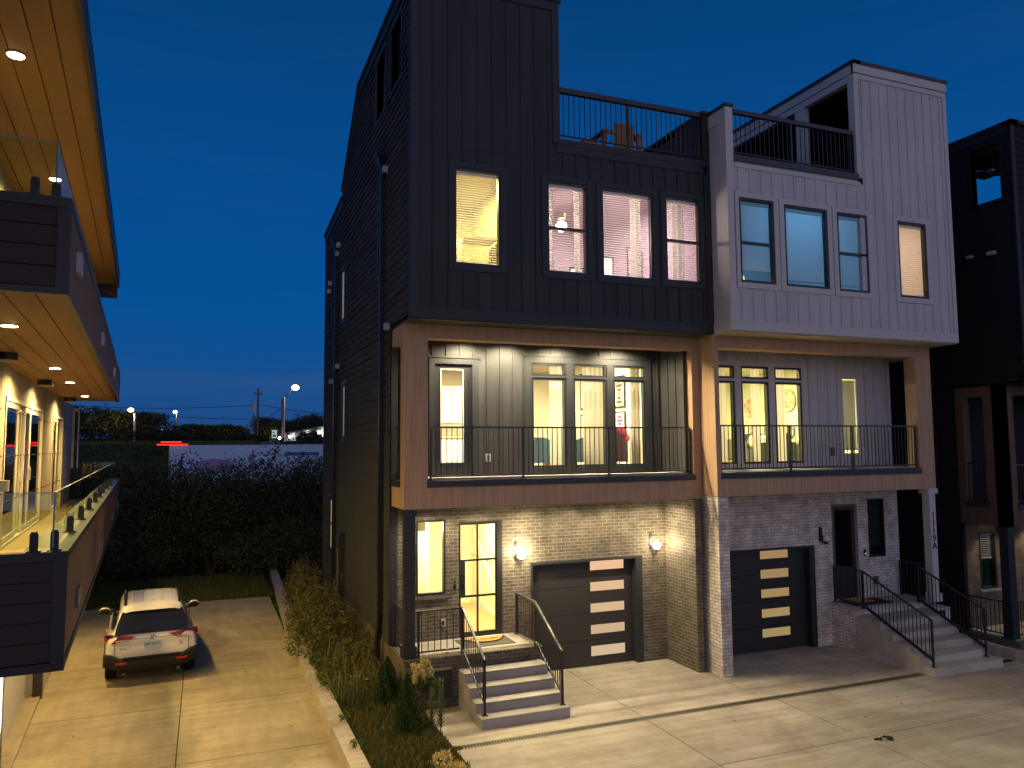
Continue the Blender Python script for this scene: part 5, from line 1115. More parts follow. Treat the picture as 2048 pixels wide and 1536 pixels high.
# thicket behind the driveway: separate trees
TH = [(-6.4, 35.5, 5.1, 2.6), (-3.9, 36.5, 5.0, 2.5), (-1.6, 35.6, 4.6, 2.3), (.4, 34.6, 4.5, 2.1), (2.3, 36.0, 4.55, 2.2), (4.3, 35.0, 4.75, 2.2), (6.3, 36.6, 4.9, 2.3), (-8.8, 37, 5.4, 2.8)]
TL = ['first dark tree of the thicket, beside the left building balcony', 'second dark tree of the thicket, left of the driveway end', 'dark tree of the thicket straight behind the white car', 'multi stemmed dark tree with bare forked trunks behind the driveway end', 'dark tree of the thicket between the forked tree and the retaining wall end', 'dark tree of the thicket behind the retaining wall end', 'dark tree of the thicket half hidden by the charcoal house corner', 'dark tree of the thicket hidden behind the left balcony glass']
for (x, y, h, r), lb in zip(TH, TL): tree((x, y, 0), h, r, 11500, .068, m_l1, lb, trunks=3 if abs(x-.4) < .1 else 2, group='trees of the thicket behind the driveway', lobes=9)
for i, (x, y, r, h) in enumerate([(-5.2, 33.6, 1.9, 2.2), (-2.6, 33.9, 1.9, 2.0), (1.9, 33.6, 1.6, 1.8), (3.9, 33.0, 1.5, 2.1), (5.6, 33.5, 1.7, 2.2), (-.5, 36.5, 1.9, 2.0)]):
    tree((x, y, 0), h, r, 5500, .065, m_l1, low=True, label='low dark bush %s of the thicket' % ('at the far left foot', 'left of the forked trunks at the foot', 'right of the forked trunks at the foot', 'by the end of the retaining wall at the foot', 'by the charcoal house rear corner at the foot', 'behind the forked trunks at the foot')[i], name='bush', cat='bush', trunks=2, group='low bushes under the thicket', tr=.03, flat=1.4)
# leaning leafy shoot above the thicket
def shoot(p0, p1, nl, ls, label, m=m_l1, name='sapling'):
    o = thing(name, label, 'sapling', p0); p0 = Vector(p0); p1 = Vector(p1); b = MB(); mid = (p0+p1)/2+Vector((-.12, 0, .1)); b.tube([p0, mid, p1], .025, 6, r2=.008); b.build('stem', m_bark, o)
    V = []; F = []
    for i in range(nl):
        t = .25+.75*rng.random(); q_ = (p0*(1-t)**2+mid*2*t*(1-t)+p1*t*t); dd = Vector(rng.normal(size=3)); dd.z = abs(dd.z)*.4; dd = dd.normalized()*ls*(.6+.8*rng.random()); s_ = dd.cross(Vector((0, 0, 1))).normalized()*ls*.22 if dd.length else Vector()
        n_ = len(V); V += [q_, q_+dd*.5+s_, q_+dd, q_+dd*.5-s_]; F.append([n_, n_+1, n_+2, n_+3])
    mesh_np('leaves', np.array([tuple(v) for v in V]), np.array(F), m, o, tuple(p0)); return o
shoot((2.3, 37.6, 2.6), (3.45, 37.8, 5.55), 110, .26, 'tall leafy shoot leaning right above the thicket in front of the white trailer')
shoot((4.2, 37.6, 3.2), (4.35, 37.8, 5.0), 50, .3, 'short drooping leafy shoot near the charcoal house in front of the white trailer')
shoot((-.9, 36.8, 3.4), (-.85, 36.8, 4.85), 40, .25, 'small leafy shoot in front of the red mark of the white trailer')

def grass_patch(name, area, n, h, m, z0=0, group=None):
    x0, x1, y0, y1 = area; x = rng.uniform(x0, x1, n); y = rng.uniform(y0, y1, n)
    a = rng.uniform(0, 6.28, n); hh = h*(.4+.9*rng.random(n)); le = hh*.5*rng.random(n); la = rng.uniform(0, 6.28, n); w_ = .008+.012*rng.random(n)
    z = np.full(n, z0) if not callable(z0) else z0(x, y)
    B0 = np.stack([x-np.cos(a)*w_, y-np.sin(a)*w_, z], 1); B1 = np.stack([x+np.cos(a)*w_, y+np.sin(a)*w_, z], 1); T = np.stack([x+np.cos(la)*le, y+np.sin(la)*le, z+hh], 1)
    V = np.stack([B0, B1, T], 1).reshape(-1, 3); F = np.arange(3*n).reshape(-1, 3); return stuff(mesh_np(name, V, F, m))
tag(grass_patch('grass', (-4.6, 2.3, 28.2, 33.5), 16000, .14, m_gr), 'rough dark grass strip beyond the end of the driveway', 'grass')
tag(grass_patch('grass', (2.45, 3.93, 11.0, 15.6), 11000, .12, m_gr, .09), 'green grass patch in the front of the planting bed', 'grass')
tag(grass_patch('dry_grass', (2.45, 3.9, 11.2, 14.9), 13000, .09, m_gr2, .09), 'dry brownish grass in the front of the planting bed', 'grass')
tag(grass_patch('weeds', (2.46, 3.62, 15.3, 19.0), 5200, .34, m_gr, .09), 'tangled tall weeds between the big shrub and the small evergreens', 'weeds')
tag(grass_patch('dry_weeds', (2.5, 3.6, 15.6, 19.5), 350, .60, m_gr2, .09), 'dry straw coloured weeds at the front of the big shrub', 'weeds')
# big shrub
def shrub(loc, blobs, n, size, m, label, name='shrub', cat='shrub', stems=8, group=None, asp=.45):
    o = thing(name, label, cat, loc, group=group); b = MB()
    for i in range(stems):
        q_ = blobs[i % len(blobs)]; b.tube([(loc[0]+rng.normal()*.05, loc[1]+rng.normal()*.08, loc[2]), ((loc[0]+q_[0])/2+rng.normal()*.06, (loc[1]+q_[1])/2, (loc[2]+q_[2])/2), (q_[0]+rng.normal()*q_[3]*.4, q_[1]+rng.normal()*q_[4]*.4, q_[2]+q_[5]*.6)], .018, 6, r2=.005)
    b.build('stems', m_bark, o); V, F = leaves(blobs, n, size, shell=.4, aspect=asp); V[:, 2] = np.maximum(V[:, 2], loc[2]+.01); mesh_np('foliage', V, F, m, o, loc); return o
bs_ = [(2.85, 20.4, .75, .75, 1.2, .48), (2.45, 20.8, .6, .5, 1.0, .40), (3.0, 21.6, .95, .45, .8, .5), (2.75, 22.4, 1.05, .42, .7, .5), (3.1, 20.0, .85, .4, .7, .45), (2.3, 19.5, .42, .42, .8, .30), (3.35, 19.2, .8, .2, .3, .4), (2.7, 18.8, .45, .5, .6, .3)]
o = shrub((2.9, 20.6, .1), bs_, 9500, .036, m_l6, 'big loose leafy shrub spilling over the retaining wall beside the charcoal house', stems=16)
V = []; b = MB()
for k_ in range(70):
    c0 = bs_[k_ % len(bs_)]; a = rng.uniform(0, 6.28); p0 = np.array([c0[0]+rng.normal()*.15, c0[1]+rng.normal()*.4, c0[2]]); tip = p0+np.array([math.cos(a)*.55*rng.random()-.08, math.sin(a)*.7*rng.random(), .45+.65*rng.random()]); tip[2] = min(tip[2], 2.0)
    b.tube([tuple(p0), tuple(p0*.4+tip*.6), tuple(tip)], .006, 4, r2=.002)
    for q_ in range(34):
        t = .25+.75*rng.random(); P = p0*(1-t)+tip*t; d_ = rng.normal(size=3); d_[2] = abs(d_[2])*.6+.2; d_ /= np.linalg.norm(d_); s_ = np.cross(d_, [0, 0, 1.]); s_ /= np.linalg.norm(s_)+1e-6; l_ = .06*(.6+.8*rng.random()); V += [P, P+d_*l_*.5+s_*l_*.2, P+d_*l_, P+d_*l_*.5-s_*l_*.2]
b.build('shoots', m_bark, o); mesh_np('shoot_leaves', np.array(V), np.arange(len(V)).reshape(-1, 4), m_l6, o, (2.9, 20.6, .1))
shrub((3.0, 24.5, .1), [(2.9, 24.5, .8, .6, 1.2, .6), (3.1, 26.2, .8, .5, 1.3, .6)], 5000, .045, m_l1, 'dark shrub behind the big shrub along the charcoal house side wall')
shrub((3.2, 17.6, .1), [(3.15, 17.8, .45, .35, .6, .35), (2.8, 17.2, .3, .35, .6, .25), (3.4, 16.9, .4, .2, .4, .3), (2.65, 16.2, .25, .2, .5, .2), (3.1, 15.9, .3, .3, .3, .28), (3.45, 17.6, .6, .15, .3, .5)], 7500, .030, m_l6, 'low weedy shrub in front of the big shrub by the downspout')
# small upright evergreens
def conifer(loc, h, r, label):
    o = thing('evergreen_shrub', label, 'evergreen shrub', loc, group='small upright evergreens in the bed'); b = MB(); b.tube([(loc[0], loc[1], loc[2]), (loc[0], loc[1], loc[2]+h*.8)], .02, 6); b.build('trunk', m_bark, o)
    n = 5200; t = rng.random(n)**.8; rad = r*(1-t**2.2)*(.62+.38*t**.1)*np.sqrt(.25+.75*rng.random(n)); a = rng.uniform(0, 6.28, n)+t*3
    rad *= (.82+.3*np.sin(a*5+t*9)); P = np.stack([loc[0]+rad*np.cos(a), loc[1]+rad*np.sin(a), loc[2]+.03+t*h], 1)
    up_ = np.stack([np.cos(a)*.35, np.sin(a)*.35, np.ones(n)], 1)+rng.normal(size=(n, 3))*.25; up_ /= np.linalg.norm(up_, axis=1)[:, None]; sd = np.cross(up_, rng.normal(size=(n, 3))); sd /= np.linalg.norm(sd, axis=1)[:, None]
    s = .035*(.7+.6*rng.random(n))[:, None]; V = np.stack([P-up_*s, P+sd*s*.28, P+up_*s, P-sd*s*.28], 1).reshape(-1, 3); mesh_np('foliage', V, np.arange(4*n).reshape(-1, 4), m_l5, o, loc); return o
conifer((3.42, 15.25, .1), .86, .28, 'dark green evergreen left, against the dark brick porch base'); conifer((3.40, 13.6, .1), .98, .27, 'dark green evergreen right, between lawn patch and forecourt')
# flowering tuft with pale yellow heads and its tall leafy stems
FX, FY = 3.92, 14.35
o = thing('flowering_shrub', 'tall shrub with pale yellow flower plumes in front of the dark brick porch base', 'flowering shrub', (FX, FY, .05)); b = MB()
hd_ = []
for i in range(26):
    a = rng.uniform(0, 6.28); rr = .30*math.sqrt(rng.random()); hx, hy = FX+rr*math.cos(a)+.05, FY+rr*math.sin(a)*.7; hz = .80+.30*rng.random()*(1-rr)+.12*(1-rr/.3); hd_.append((hx, hy, hz, .05, .05, .09)); 
    if i % 3 == 0: b.tube([(FX+rng.normal()*.03, FY+rng.normal()*.03, .05), (FX+(hx-FX)*.3, FY, .5), (hx, hy, hz)], .008, 5, r2=.003)
b.build('stems', m_bark, o); V, F = leaves(hd_, 5200, .013, shell=.1, aspect=.7); mesh_np('flower_plumes', V, F, m_l4, o, (FX, FY, .05))
V, F = leaves([(FX, FY, .72, .26, .2, .14)], 1100, .035); mesh_np('foliage', V, F, m_l3, o, (FX, FY, .05))
for i, (x, y, h, lb) in enumerate(((3.99, 13.55, .95, 'tall narrow leafy stem at the forecourt edge, in front of the concrete'), (3.88, 13.75, .75, 'thin leafy stem just left of the tall narrow one at the forecourt edge'))):
    o = thing('leafy_stem', lb, 'plant', (x, y, .05), group='leafy stems at the forecourt edge'); b = MB(); b.tube([(x, y, .05), (x+.02, y, h*.5), (x+.01, y, h)], .010, 6, r2=.004); b.build('stem', mat('green stem', (.10, .12, .04), .7), o)
    V = []; 
    for k_ in range(int(150*h)):
        t = k_/(150*h); a = k_*2.4; z = .12+t*(h-.1); d_ = np.array([math.cos(a), math.sin(a), .9]); d_ /= np.linalg.norm(d_); s_ = np.cross(d_, [0, 0, 1]); s_ /= np.linalg.norm(s_); l_ = .12*(1.1-t*.5); P = np.array([x+.02*t, y, z]); V += [P, P+d_*l_*.5+s_*.014, P+d_*l_, P+d_*l_*.5-s_*.014]
    mesh_np('leaves', np.array(V), np.arange(len(V)).reshape(-1, 4), m_l3, o, (x, y, .05))
shrub((3.62, 12.0, .08), [(3.58, 12.0, .18, .18, .3, .14), (3.7, 11.6, .16, .16, .3, .12)], 1800, .022, m_l4, 'low tawny tufted plant at the very bottom edge beside the forecourt', stems=4)
# weeds hanging over the wall
V, F = leaves([(2.42, 14.2, .33, .10, .25, .05), (2.40, 12.9, .33, .10, .2, .05), (2.42, 16.4, .38, .16, .7, .12), (2.42, 17.6, .42, .16, .6, .15)], 900, .05, aspect=.2)
o = mesh_np('creeping_weed', V, F, m_l3); tag(o, 'creeping weeds spilling over the top of the retaining wall', 'weeds'); stuff(o)
# dead leaves on the drive
V = []
for k_ in range(70):
    x, y = (rng.uniform(-2.6, 2.0), rng.uniform(11, 27)) if k_ % 3 else (rng.uniform(5, 16), rng.uniform(9.5, 12.6)); a = rng.uniform(0, 6.28); s = .018+.02*rng.random(); c_, s_ = math.cos(a)*s, math.sin(a)*s
    V += [(x-c_, y-s_, .010), (x+s_*.6, y-c_*.6, .012), (x+c_, y+s_, .022), (x-s_*.6, y+c_*.6, .012)]
o = mesh_np('fallen_leaves', np.array(V), np.arange(len(V)).reshape(-1, 4), mat('dead leaf', (.06, .035, .02), .9)); tag(o, 'small dead leaves scattered over the concrete', 'fallen leaves'); stuff(o)
V, F = leaves([(11.0, 10.4, .03, .20, .10, .02)], 160, .05, aspect=.3); V[:, 2] = np.abs(V[:, 2]-.03)*.6+.006
o = mesh_np('leaf_litter', V, F, mat('dead leaf')); tag(o, 'dark crumpled clump of dead leaves on the forecourt at the lower right', 'leaf litter'); o['kind'] = 'thing'

# ================================================================ CAR (own frame: origin on the ground under the rear axle, +y forward)
car = thing('parked_car', 'white compact SUV parked nose away on the driveway, seen from behind', 'car', (0, 0, 0), rz=R(4.2), world=(-1.03, 19.80, .004))
m_cp = mat('white car paint', (.74, .72, .68), .22, .6); MATS['white car paint'].node_tree.nodes['Principled BSDF'].inputs['Coat Weight'].default_value = .6
m_cb = mat('black car plastic', (.024, .024, .023), .8, .2); m_cg = mat('dark car glass', (.008, .009, .010), .06, .6)
def loft(sections, closed_ends=True):
    """sections: list of (y, [(x,z)...]) half outlines from bottom centre to top centre; mirrored"""
    b = MB(); m = len(sections[0][1])
    for y, pr in sections:
        for x, z in pr: b.v.append((x, y if not isinstance(y, tuple) else y[0], z))
        for x, z in reversed(pr[1:-1]): b.v.append((-x, y, z))
    k_ = 2*m-2
    for i in range(len(sections)-1):
        for j in range(k_): b.f.append((i*k_+j, i*k_+(j+1) % k_, (i+1)*k_+(j+1) % k_, (i+1)*k_+j)); b.mi.append(0)
    b.f.append(tuple(range(k_))[::-1]); b.f.append(tuple(range((len(sections)-1)*k_, len(sections)*k_))); b.mi += [0, 0]
    return b
def sec(y, zb, wb, wm, belt, wr, zr, zs=None):
    zs = zs or zr-.06
    return (y, [(0, zb), (wm*.80, zb), (wm*.97, zb+.10), (wm, .62), (wm*.995, .84), (wm*.96, belt-.03), (wb, belt+.02), (wb*.5+wr*.5+.015, belt*.5+zs*.5), (wr+.045, zs-.03), (wr-.03, zr-.012), (wr*.55, zr), (0, zr+.008)])
body = [sec(-.90, .60, .70, .80, .98, .60, 1.04, 1.02), sec(-.86, .44, .76, .885, 1.02, .62, 1.12, 1.10), sec(-.74, .36, .785, .915, 1.03, .60, 1.34, 1.28), sec(-.58, .34, .795, .925, 1.04, .59, 1.60, 1.53),
        sec(-.40, .32, .80, .93, 1.04, .59, 1.655, 1.59), sec(.0, .31, .805, .93, 1.03, .60, 1.685, 1.61), sec(.9, .31, .81, .925, 1.02, .61, 1.70, 1.62), sec(1.5, .31, .81, .925, 1.0, .60, 1.67, 1.59), sec(2.05, .31, .80, .925, .99, .58, 1.45, 1.38),
        sec(2.55, .31, .79, .92, .98, .62, 1.12, 1.08), sec(2.8, .31, .77, .92, .94, .66, 1.04, 1.02), sec(3.3, .32, .70, .90, .88, .55, .98, .95), sec(3.58, .36, .62, .84, .80, .5, .86, .84), sec(3.68, .45, .5, .70, .70, .4, .74, .72)]
# keep full roof width at the top of the tailgate and round the tail in plan
ob = loft(body).build('body', m_cp, car, smooth=True)
ob.modifiers.new('Subdivision', 'SUBSURF').levels = 1; ob.modifiers['Subdivision'].render_levels = 2
# roof: spoiler, ribs, rails, aerial
bpy.context.view_layer.update(); _dg = bpy.context.evaluated_depsgraph_get(); _be = ob.evaluated_get(_dg)
from mathutils.bvhtree import BVHTree
_bv = BVHTree.FromObject(ob, _dg)
def top(x, y):
    h_ = _bv.ray_cast(Vector((x, y, 4)), Vector((0, 0, -1))); return h_[0].z if h_[0] else 1.6
def back(x, z):
    h_ = _bv.ray_cast(Vector((x, -4, z)), Vector((0, 1, 0))); return h_[0].y if h_[0] else -.9
b = MB(); xs_ = [-.56+i*.14 for i in range(9)]
for x in xs_:
    e = .05*(x/.56)**2; zt = top(x, -.42)
    b.v += [(x, -.40, zt+.006), (x, -.72+e, zt-.060), (x, -.73+e, zt-.085), (x, -.55, zt-.10)]
for i in range(8):
    for k_ in range(3): b.f.append((i*4+k_, i*4+k_+1, i*4+5+k_, i*4+4+k_)); b.mi.append(0)
b.build('roof_spoiler', m_cp, car, smooth=False)
for x in (-.40, -.20, 0, .20, .40):
    b = MB(); ys2 = [-.25+i*.15 for i in range(10)]
    for y in ys2: zt = top(x, y); b.v += [(x-.028, y, zt-.002), (x-.014, y, zt+.009), (x+.014, y, zt+.009), (x+.028, y, zt-.002)]
    for i in range(9):
        for k_ in range(3): b.f.append((i*4+k_, i*4+k_+1, i*4+5+k_, i*4+4+k_)); b.mi.append(0)
    if x: b.build('roof_rib', m_cp, car)
for s in (-1, 1):
    b = MB(); b.tube([(s*.55, -.36, top(.55, -.36)), (s*.555, -.26, top(.555, -.26)+.045), (s*.565, .5, top(.565, .5)+.05), (s*.56, 1.2, top(.56, 1.2)+.045), (s*.55, 1.35, top(.55, 1.35))], .026, 8); b.build('roof_rail', m_black, car, smooth=True)
    # side glass, three panes each
    for y0, y1, zt0, zt1 in ((-.62, -.02, 1.36, 1.50), (.02, .88, 1.52, 1.53), (.94, 1.95, 1.53, 1.26)):
        f_ = lambda y, z: (s*(.832-.36*max(0, z-1.06)+.006), y, z)
        b = MB(); b.q(f_(y0, 1.09 if y0 > -.5 else 1.20), f_(y1, 1.08), f_(y1, zt1), f_(y0+(.08 if y0 < -.5 else 0), zt0)); b.build('side_window', m_cg, car, fix=False)
    # mirror
    b = MB(); b.sphere((s*1.02, 2.02, 1.10), .11, 12, sx=1.15, sy_=.6, sz=.72); b.bar((s*.86, 2.0, 1.04), (s*.96, 2.02, 1.06), .05); mo = b.build('mirror', m_cb, car, smooth=True)
    b = MB(); b.sphere((s*1.02, 2.035, 1.115), .113, 12, sx=1.15, sy_=.55, sz=.72); b.build('mirror_cap', m_cp, mo, smooth=True)
    # tail lamp: wedge from the centre outwards, wrapping round the corner
    P_ = [(s*.32, -.90, 1.045), (s*.62, -.90, 1.08), (s*.87, -.80, 1.09), (s*.945, -.56, 1.04), (s*.935, -.70, .975), (s*.80, -.885, .925), (s*.50, -.915, .955)]
    b = MB(); b.v = P_+[(p_[0]-s*.02, p_[1]+.10, p_[2]) for p_ in P_]; n = 7; b.f = [tuple(range(n))]+[(i, (i+1) % n, n+(i+1) % n, n+i) for i in range(n)]; b.mi = [0]*len(b.f)
    to = b.build('tail_lamp', mat('red lamp glass', (.20, .005, .007), .2, .5), car)
    b = MB(); b.v = [(s*.46, -.912, 1.0), (s*.72, -.905, .985), (s*.70, -.91, .955), (s*.50, -.916, .965)]; b.f = [(0, 1, 2, 3)]; b.mi = [0]; b.build('reversing_lens', mat('clear lamp glass', (.42, .30, .26), .2, .6), to, fix=False)
    # lower reflectors, exhausts
    b = MB(); b.box(s*.60-.11, s*.60+.11, -1.0, -.975, .50, .535); b.build('reflector', mat('red reflector', (.40, .02, .02), .3), car)
    b = MB(); b.tube([(s*.54, -.80, .30), (s*.54, -.96, .285)], .035, 12); b.build('exhaust_tip', mat('dull exhaust', (.12, .11, .10), .5, .5, .7), car)
    b = MB(); b.box(s*.60-.12, s*.60+.12, 3.60, 3.70, .68, .78); b.build('headlight', mat('clear lamp glass'), car)
    # wheels with arches
    for y in (0, 2.69):
        b = MB(); b.M = lambda a, c, d_: (d_, y+a, .36+c)
        # tyre lathed about x
        pr = [(.20, -.11), (.33, -.115), (.355, -.09), (.362, 0), (.355, .09), (.33, .115), (.20, .11)]; n = 28; base = len(b.v)
        for r_, d_ in pr:
            for j in range(n): t = 2*PI*j/n; b.v.append((s*.80+d_, y+r_*math.cos(t), .36+r_*math.sin(t)))
        for i in range(len(pr)-1):
            for j in range(n): b.f.append((i*n+j, i*n+(j+1) % n, (i+1)*n+(j+1) % n, (i+1)*n+j)); b.mi.append(0)
        wo = b.build('wheel', m_black, car, smooth=True)
        b = MB(); 
        for k_ in range(5): a = k_*2*PI/5; b.bar((s*.89, y, .36), (s*.89, y+.21*math.cos(a), .36+.21*math.sin(a)), .035, .05)
        b.tube([(s*.80, y, .36), (s*.90, y, .36)], .05, 12); b.tube([(s*.78, y, .36), (s*.885, y, .36)], .21, 24); b.build('rim', mat('alloy', (.35, .35, .35), .3, .5, .8), wo)
        b = MB(); n = 16
        for xx in (s*.915, s*.945):
            for r_ in (.37, .44): b.v += [(xx, y+r_*math.cos(PI*j/n), .36+r_*math.sin(PI*j/n)) for j in range(n+1)]
        m_ = n+1
        for j in range(n): b.f += [(2*m_+j, 2*m_+j+1, 3*m_+j+1, 3*m_+j), (m_+j, m_+j+1, 3*m_+j+1, 3*m_+j), (j, j+1, 2*m_+j+1, 2*m_+j)]; b.mi += [0]*3
        b.build('wheel_arch', m_cb, car)
    b = MB(); b.box(s*.925-.02, s*.925+.02, .42, 2.28, .30, .50); b.build('sill_trim', m_cb, car)
    b = MB(); b.box(s*.93-.01, s*.93+.01, .55, .70, .92, .95); b.build('door_handle', m_cp, car)
# rear screen
b = MB(); b.v = [(-.74, -.878, 1.095), (.74, -.878, 1.095), (.69, -.76, 1.32), (.60, -.625, 1.535), (-.60, -.625, 1.535), (-.69, -.76, 1.32)]
b.v = [(x, y-.022, z) for x, y, z in b.v]; b.f = [(0, 1, 2, 5), (5, 2, 3, 4)]; b.mi = [0, 0]; so = b.build('rear_window', m_cg, car, fix=False)
b = MB(); b.bar((.02, -.915, 1.11), (-.30, -.885, 1.17), .012, .012); b.build('wiper', m_black, so)
# rear bumper: dark, chamfered upwards at the corners
def by(x, z): return -.985+.30*max(0, abs(x)-.50)**1.5*1.5
b = MB(); nx = 24
for i in range(nx+1):
    x = -.945+1.89*i/nx; ax = abs(x); zt = .60+.12*max(0, min(1, (ax-.60)/.22)); zt -= .05*max(0, (ax-.86)/.085); zbm = .33+.09*max(0, min(1, (ax-.62)/.3)); y = by(x, 0)
    b.v += [(x, -.55, zt), (x, y+.03, zt), (x, y, zt-.035), (x, y, (zt+zbm)/2), (x, y+.05, zbm+.05), (x, y+.12, zbm), (x, -.55, zbm)]
for i in range(nx):
    for k_ in range(6): b.f.append((i*7+k_, i*7+k_+1, i*7+8+k_, i*7+7+k_)); b.mi.append(0)
bo = b.build('rear_bumper', m_cb, car)
b = MB(); b.box(-.56, .56, -.99, -.93, .575, .625); b.build('bumper_step', m_black, bo)
b = MB(); b.bar((-.80, -.90, .93), (.80, -.90, .93), .01, .008) if False else b.box(-.56, .56, -.915, -.905, .985, .995); b.build('tailgate_crease', mat('seam', (.2, .19, .17), .6), car)
for s in (-1, 1): b = MB(); b.box(s*.735-.004, s*.735+.004, -.905, -.80, .66, .96); b.build('tailgate_seam', m_black, car)
# plate
b = MB(); b.box(-.155, .155, -.940, -.905, .795, .945); po = b.build('number_plate', mat('plate blue white', (.50, .60, .68), .5), car)
text_obj('plate_digits', '549·3072', .092, (0, -.9425, .865), (PI/2, 0, 0), mat('plate ink', (.03, .06, .10), .5), po, .001)
text_obj('badge', 'RAV4', .05, (-.56, -.915, .80), (PI/2, 0, 0), m_blackmetal, car, .003)
text_obj('badge', 'XLE', .045, (.57, -.915, .84), (PI/2, 0, 0), m_blackmetal, car, .003); text_obj('badge', 'AWD', .03, (.57, -.915, .80), (PI/2, 0, 0), m_blackmetal, car, .003)
def ring(b, cx, cz, rx, rz, t, y):
    n = 28; b.tube([(cx+rx*math.cos(2*PI*i/n), y, cz+rz*math.sin(2*PI*i/n)) for i in range(n+1)], t, 6)
b = MB(); ring(b, 0, 1.005, .062, .040, .006, -.925); ring(b, 0, 1.005, .022, .038, .005, -.925); ring(b, 0, 1.022, .045, .018, .005, -.925); b.build('emblem', m_chrome, car, smooth=True)
b = MB(); zt = top(0, -.2); b.v = [(-.035, -.24, zt-.01), (.035, -.24, zt-.01), (0, -.02, zt-.01), (0, -.26, zt+.07)]; b.f = [(0, 1, 3), (1, 2, 3), (2, 0, 3)]; b.mi = [0]*3; b.build('roof_aerial', m_cp, car)

# ================================================================ BACKGROUND
# trailer truck on the highway
tk = thing('trailer_truck', 'long white box trailer truck on the highway behind the thicket', 'truck', (6, 50, 1.47))
b = MB(); b.box(-1.9, 12.2, 49.0, 51.55, 2.55, 5.30); b.box(-1.92, 12.22, 48.98, 51.57, 5.30, 5.36, k=1); b.box(-1.92, 12.2, 48.985, 49.0, 2.45, 2.60, k=1); b.build('trailer', [mat('trailer white', (.62, .76, 1.0), .45, .4, var=.10, vscale=.4), m_dark2], tk)
b = MB(); b.v = [(.55+1.15*math.cos(2*PI*i/24), 48.985, 4.05+.42*math.sin(2*PI*i/24)) for i in range(24)]; b.f = [tuple(range(24))]; b.mi = [0]; b.build('red_graphic', mat('faded red print', (.42, .30, .55), .6), tk, fix=False)
b = MB(); b.box(4.6, 6.6, 48.975, 48.999, 4.62, 4.82); b.build('blue_graphic', mat('blue print', (.06, .20, .50), .6), tk)
text_obj('side_lettering', 'FREIGHT LINE', .36, (1.9, 48.97, 3.95), (PI/2, 0, 0), m_dark2, tk, .01)
for z in (5.33, 5.47):
    b = MB(); b.box(-2.55 if z < 5.4 else -2.35, -.9 if z < 5.4 else -1.25, 48.94, 48.99, z-.035, z+.035); b.build('marker_light', emis('red marker', (1, .03, .02), 2.2), tk)
for x in (-.8, .5, 9.5, 10.8):
    b = MB(); b.M = lambda a, c, d_: (a, 50.2+d_, c); b.tube([(x, 1.98, -1.1), (x, 1.98, -.7)], .5, 20); b.build('wheel', m_black, tk)
b = MB(); b.box(12.5, 15.0, 49.1, 51.5, 1.95, 4.9); b.box(12.2, 12.5, 49.6, 51, 2.0, 2.5); b.build('cab', mat('truck cab', (.2, .2, .35), .4), tk)
b = MB(); b.box(14.0, 14.9, 49.08, 49.1, 3.5, 4.4); b.build('cab_window', m_cg, tk)
for x in (12.9, 14.5): b = MB(); b.M = lambda a, c, d_: (a, 50.2+d_, c); b.tube([(x, 1.98, -1.1), (x, 1.98, 1.1)], .5, 20); b.build('wheel', m_black, tk)
# guard rail beyond the road
b = MB(); b.box(-60, 60, 57.0, 57.08, 2.1, 2.45); x = -60
while x < 60: b.box(x, x+.12, 57.08, 57.2, 1.5, 2.4); x += 4
single(b, 'guard_rail', mat('galvanised rail', (.3, .3, .32), .5, .5, .6), 'grey guard rail along the far side of the highway', 'guard rail')
def gzz(x, y): return gz(x, y)
def street_lamp(x, y, h, dx, label, power, hs=.28):
    z = gz(x, y)-.3; o = thing('street_lamp', label, 'street lamp', (x, y, z), group='street lamps by the highway')
    b = MB(); b.tube([(x, y, z), (x, y, z+h*.5), (x, y, z+h)], .13, 10, r2=.08); b.build('pole', mat('galvanised pole', (.42, .36, .38), .5, .4, .5), o)
    b = MB(); b.tube([(x, y, z+h), (x+dx*.5, y, z+h+abs(dx)*.7), (x+dx, y, z+h+abs(dx)*1.0)], .05, 8); b.tube([(x, y, z+h-.45), (x+dx*.5, y, z+h+abs(dx)*.45), (x+dx*.9, y, z+h+abs(dx)*.95)], .035, 8); b.build('arm', m_blackmetal, o)
    b = MB(); b.sphere((x+dx*1.25, y, z+h+abs(dx)*1.12), hs, 14, sz=.75); b.build('lamp_head', emis('sodium head', (1, .72, .36), 9), o, smooth=True)
    light('POINT', 'lamp', (x+dx*1.25, y, z+h+abs(dx)*1.12-.5), power, (1, .68, .35), .3, o)
street_lamp(8.25, 90, 6.1, .95, 'tall lit street lamp with curved arm beside the charcoal house edge', 500, .42)
street_lamp(-6.1, 80, 3.0, -.30, 'lower lit street lamp in front of the big dark tree at the left', 260, .26)
street_lamp(-4.4, 140, 5.2, -.2, 'tiny distant lit lamp between the dark trees', 150, .34)
def upole(x, y, z0, z1, label, arm=True, r=.16):
    o = thing('utility_pole', label, 'utility pole', (x, y, z0)); b = MB(); b.tube([(x, y, z0), (x, y, z1)], r, 9, r2=r*.7); b.build('pole', m_bark, o)
    if arm:
        b = MB(); b.box(x-.55, x+.55, y-.08, y+.08, z1-.75, z1-.60); b.build('crossarm', m_bark, o)
        for dx in (-.45, 0, .45): b = MB(); b.lathe((x+dx, y, z1-.6 if dx else z1), [(0, 0), (.07, 0), (.07, .2), (0, .2)], 8); b.build('insulator', m_bark, o)
        b = MB(); b.lathe((x-.50, y, z1-3.1), [(0, 0), (.26, .0), (.28, 1.3), (0, 1.35)], 14); b.build('transformer', mat('transformer grey', (.35, .33, .38), .5), o)
    return o
upole(6.65, 110, 5.5, 13.1, 'tall wooden utility pole with crossarm and grey transformer')
upole(6.15, 110, 5.5, 9.6, 'short wooden pole just left of the utility pole', arm=False, r=.13)
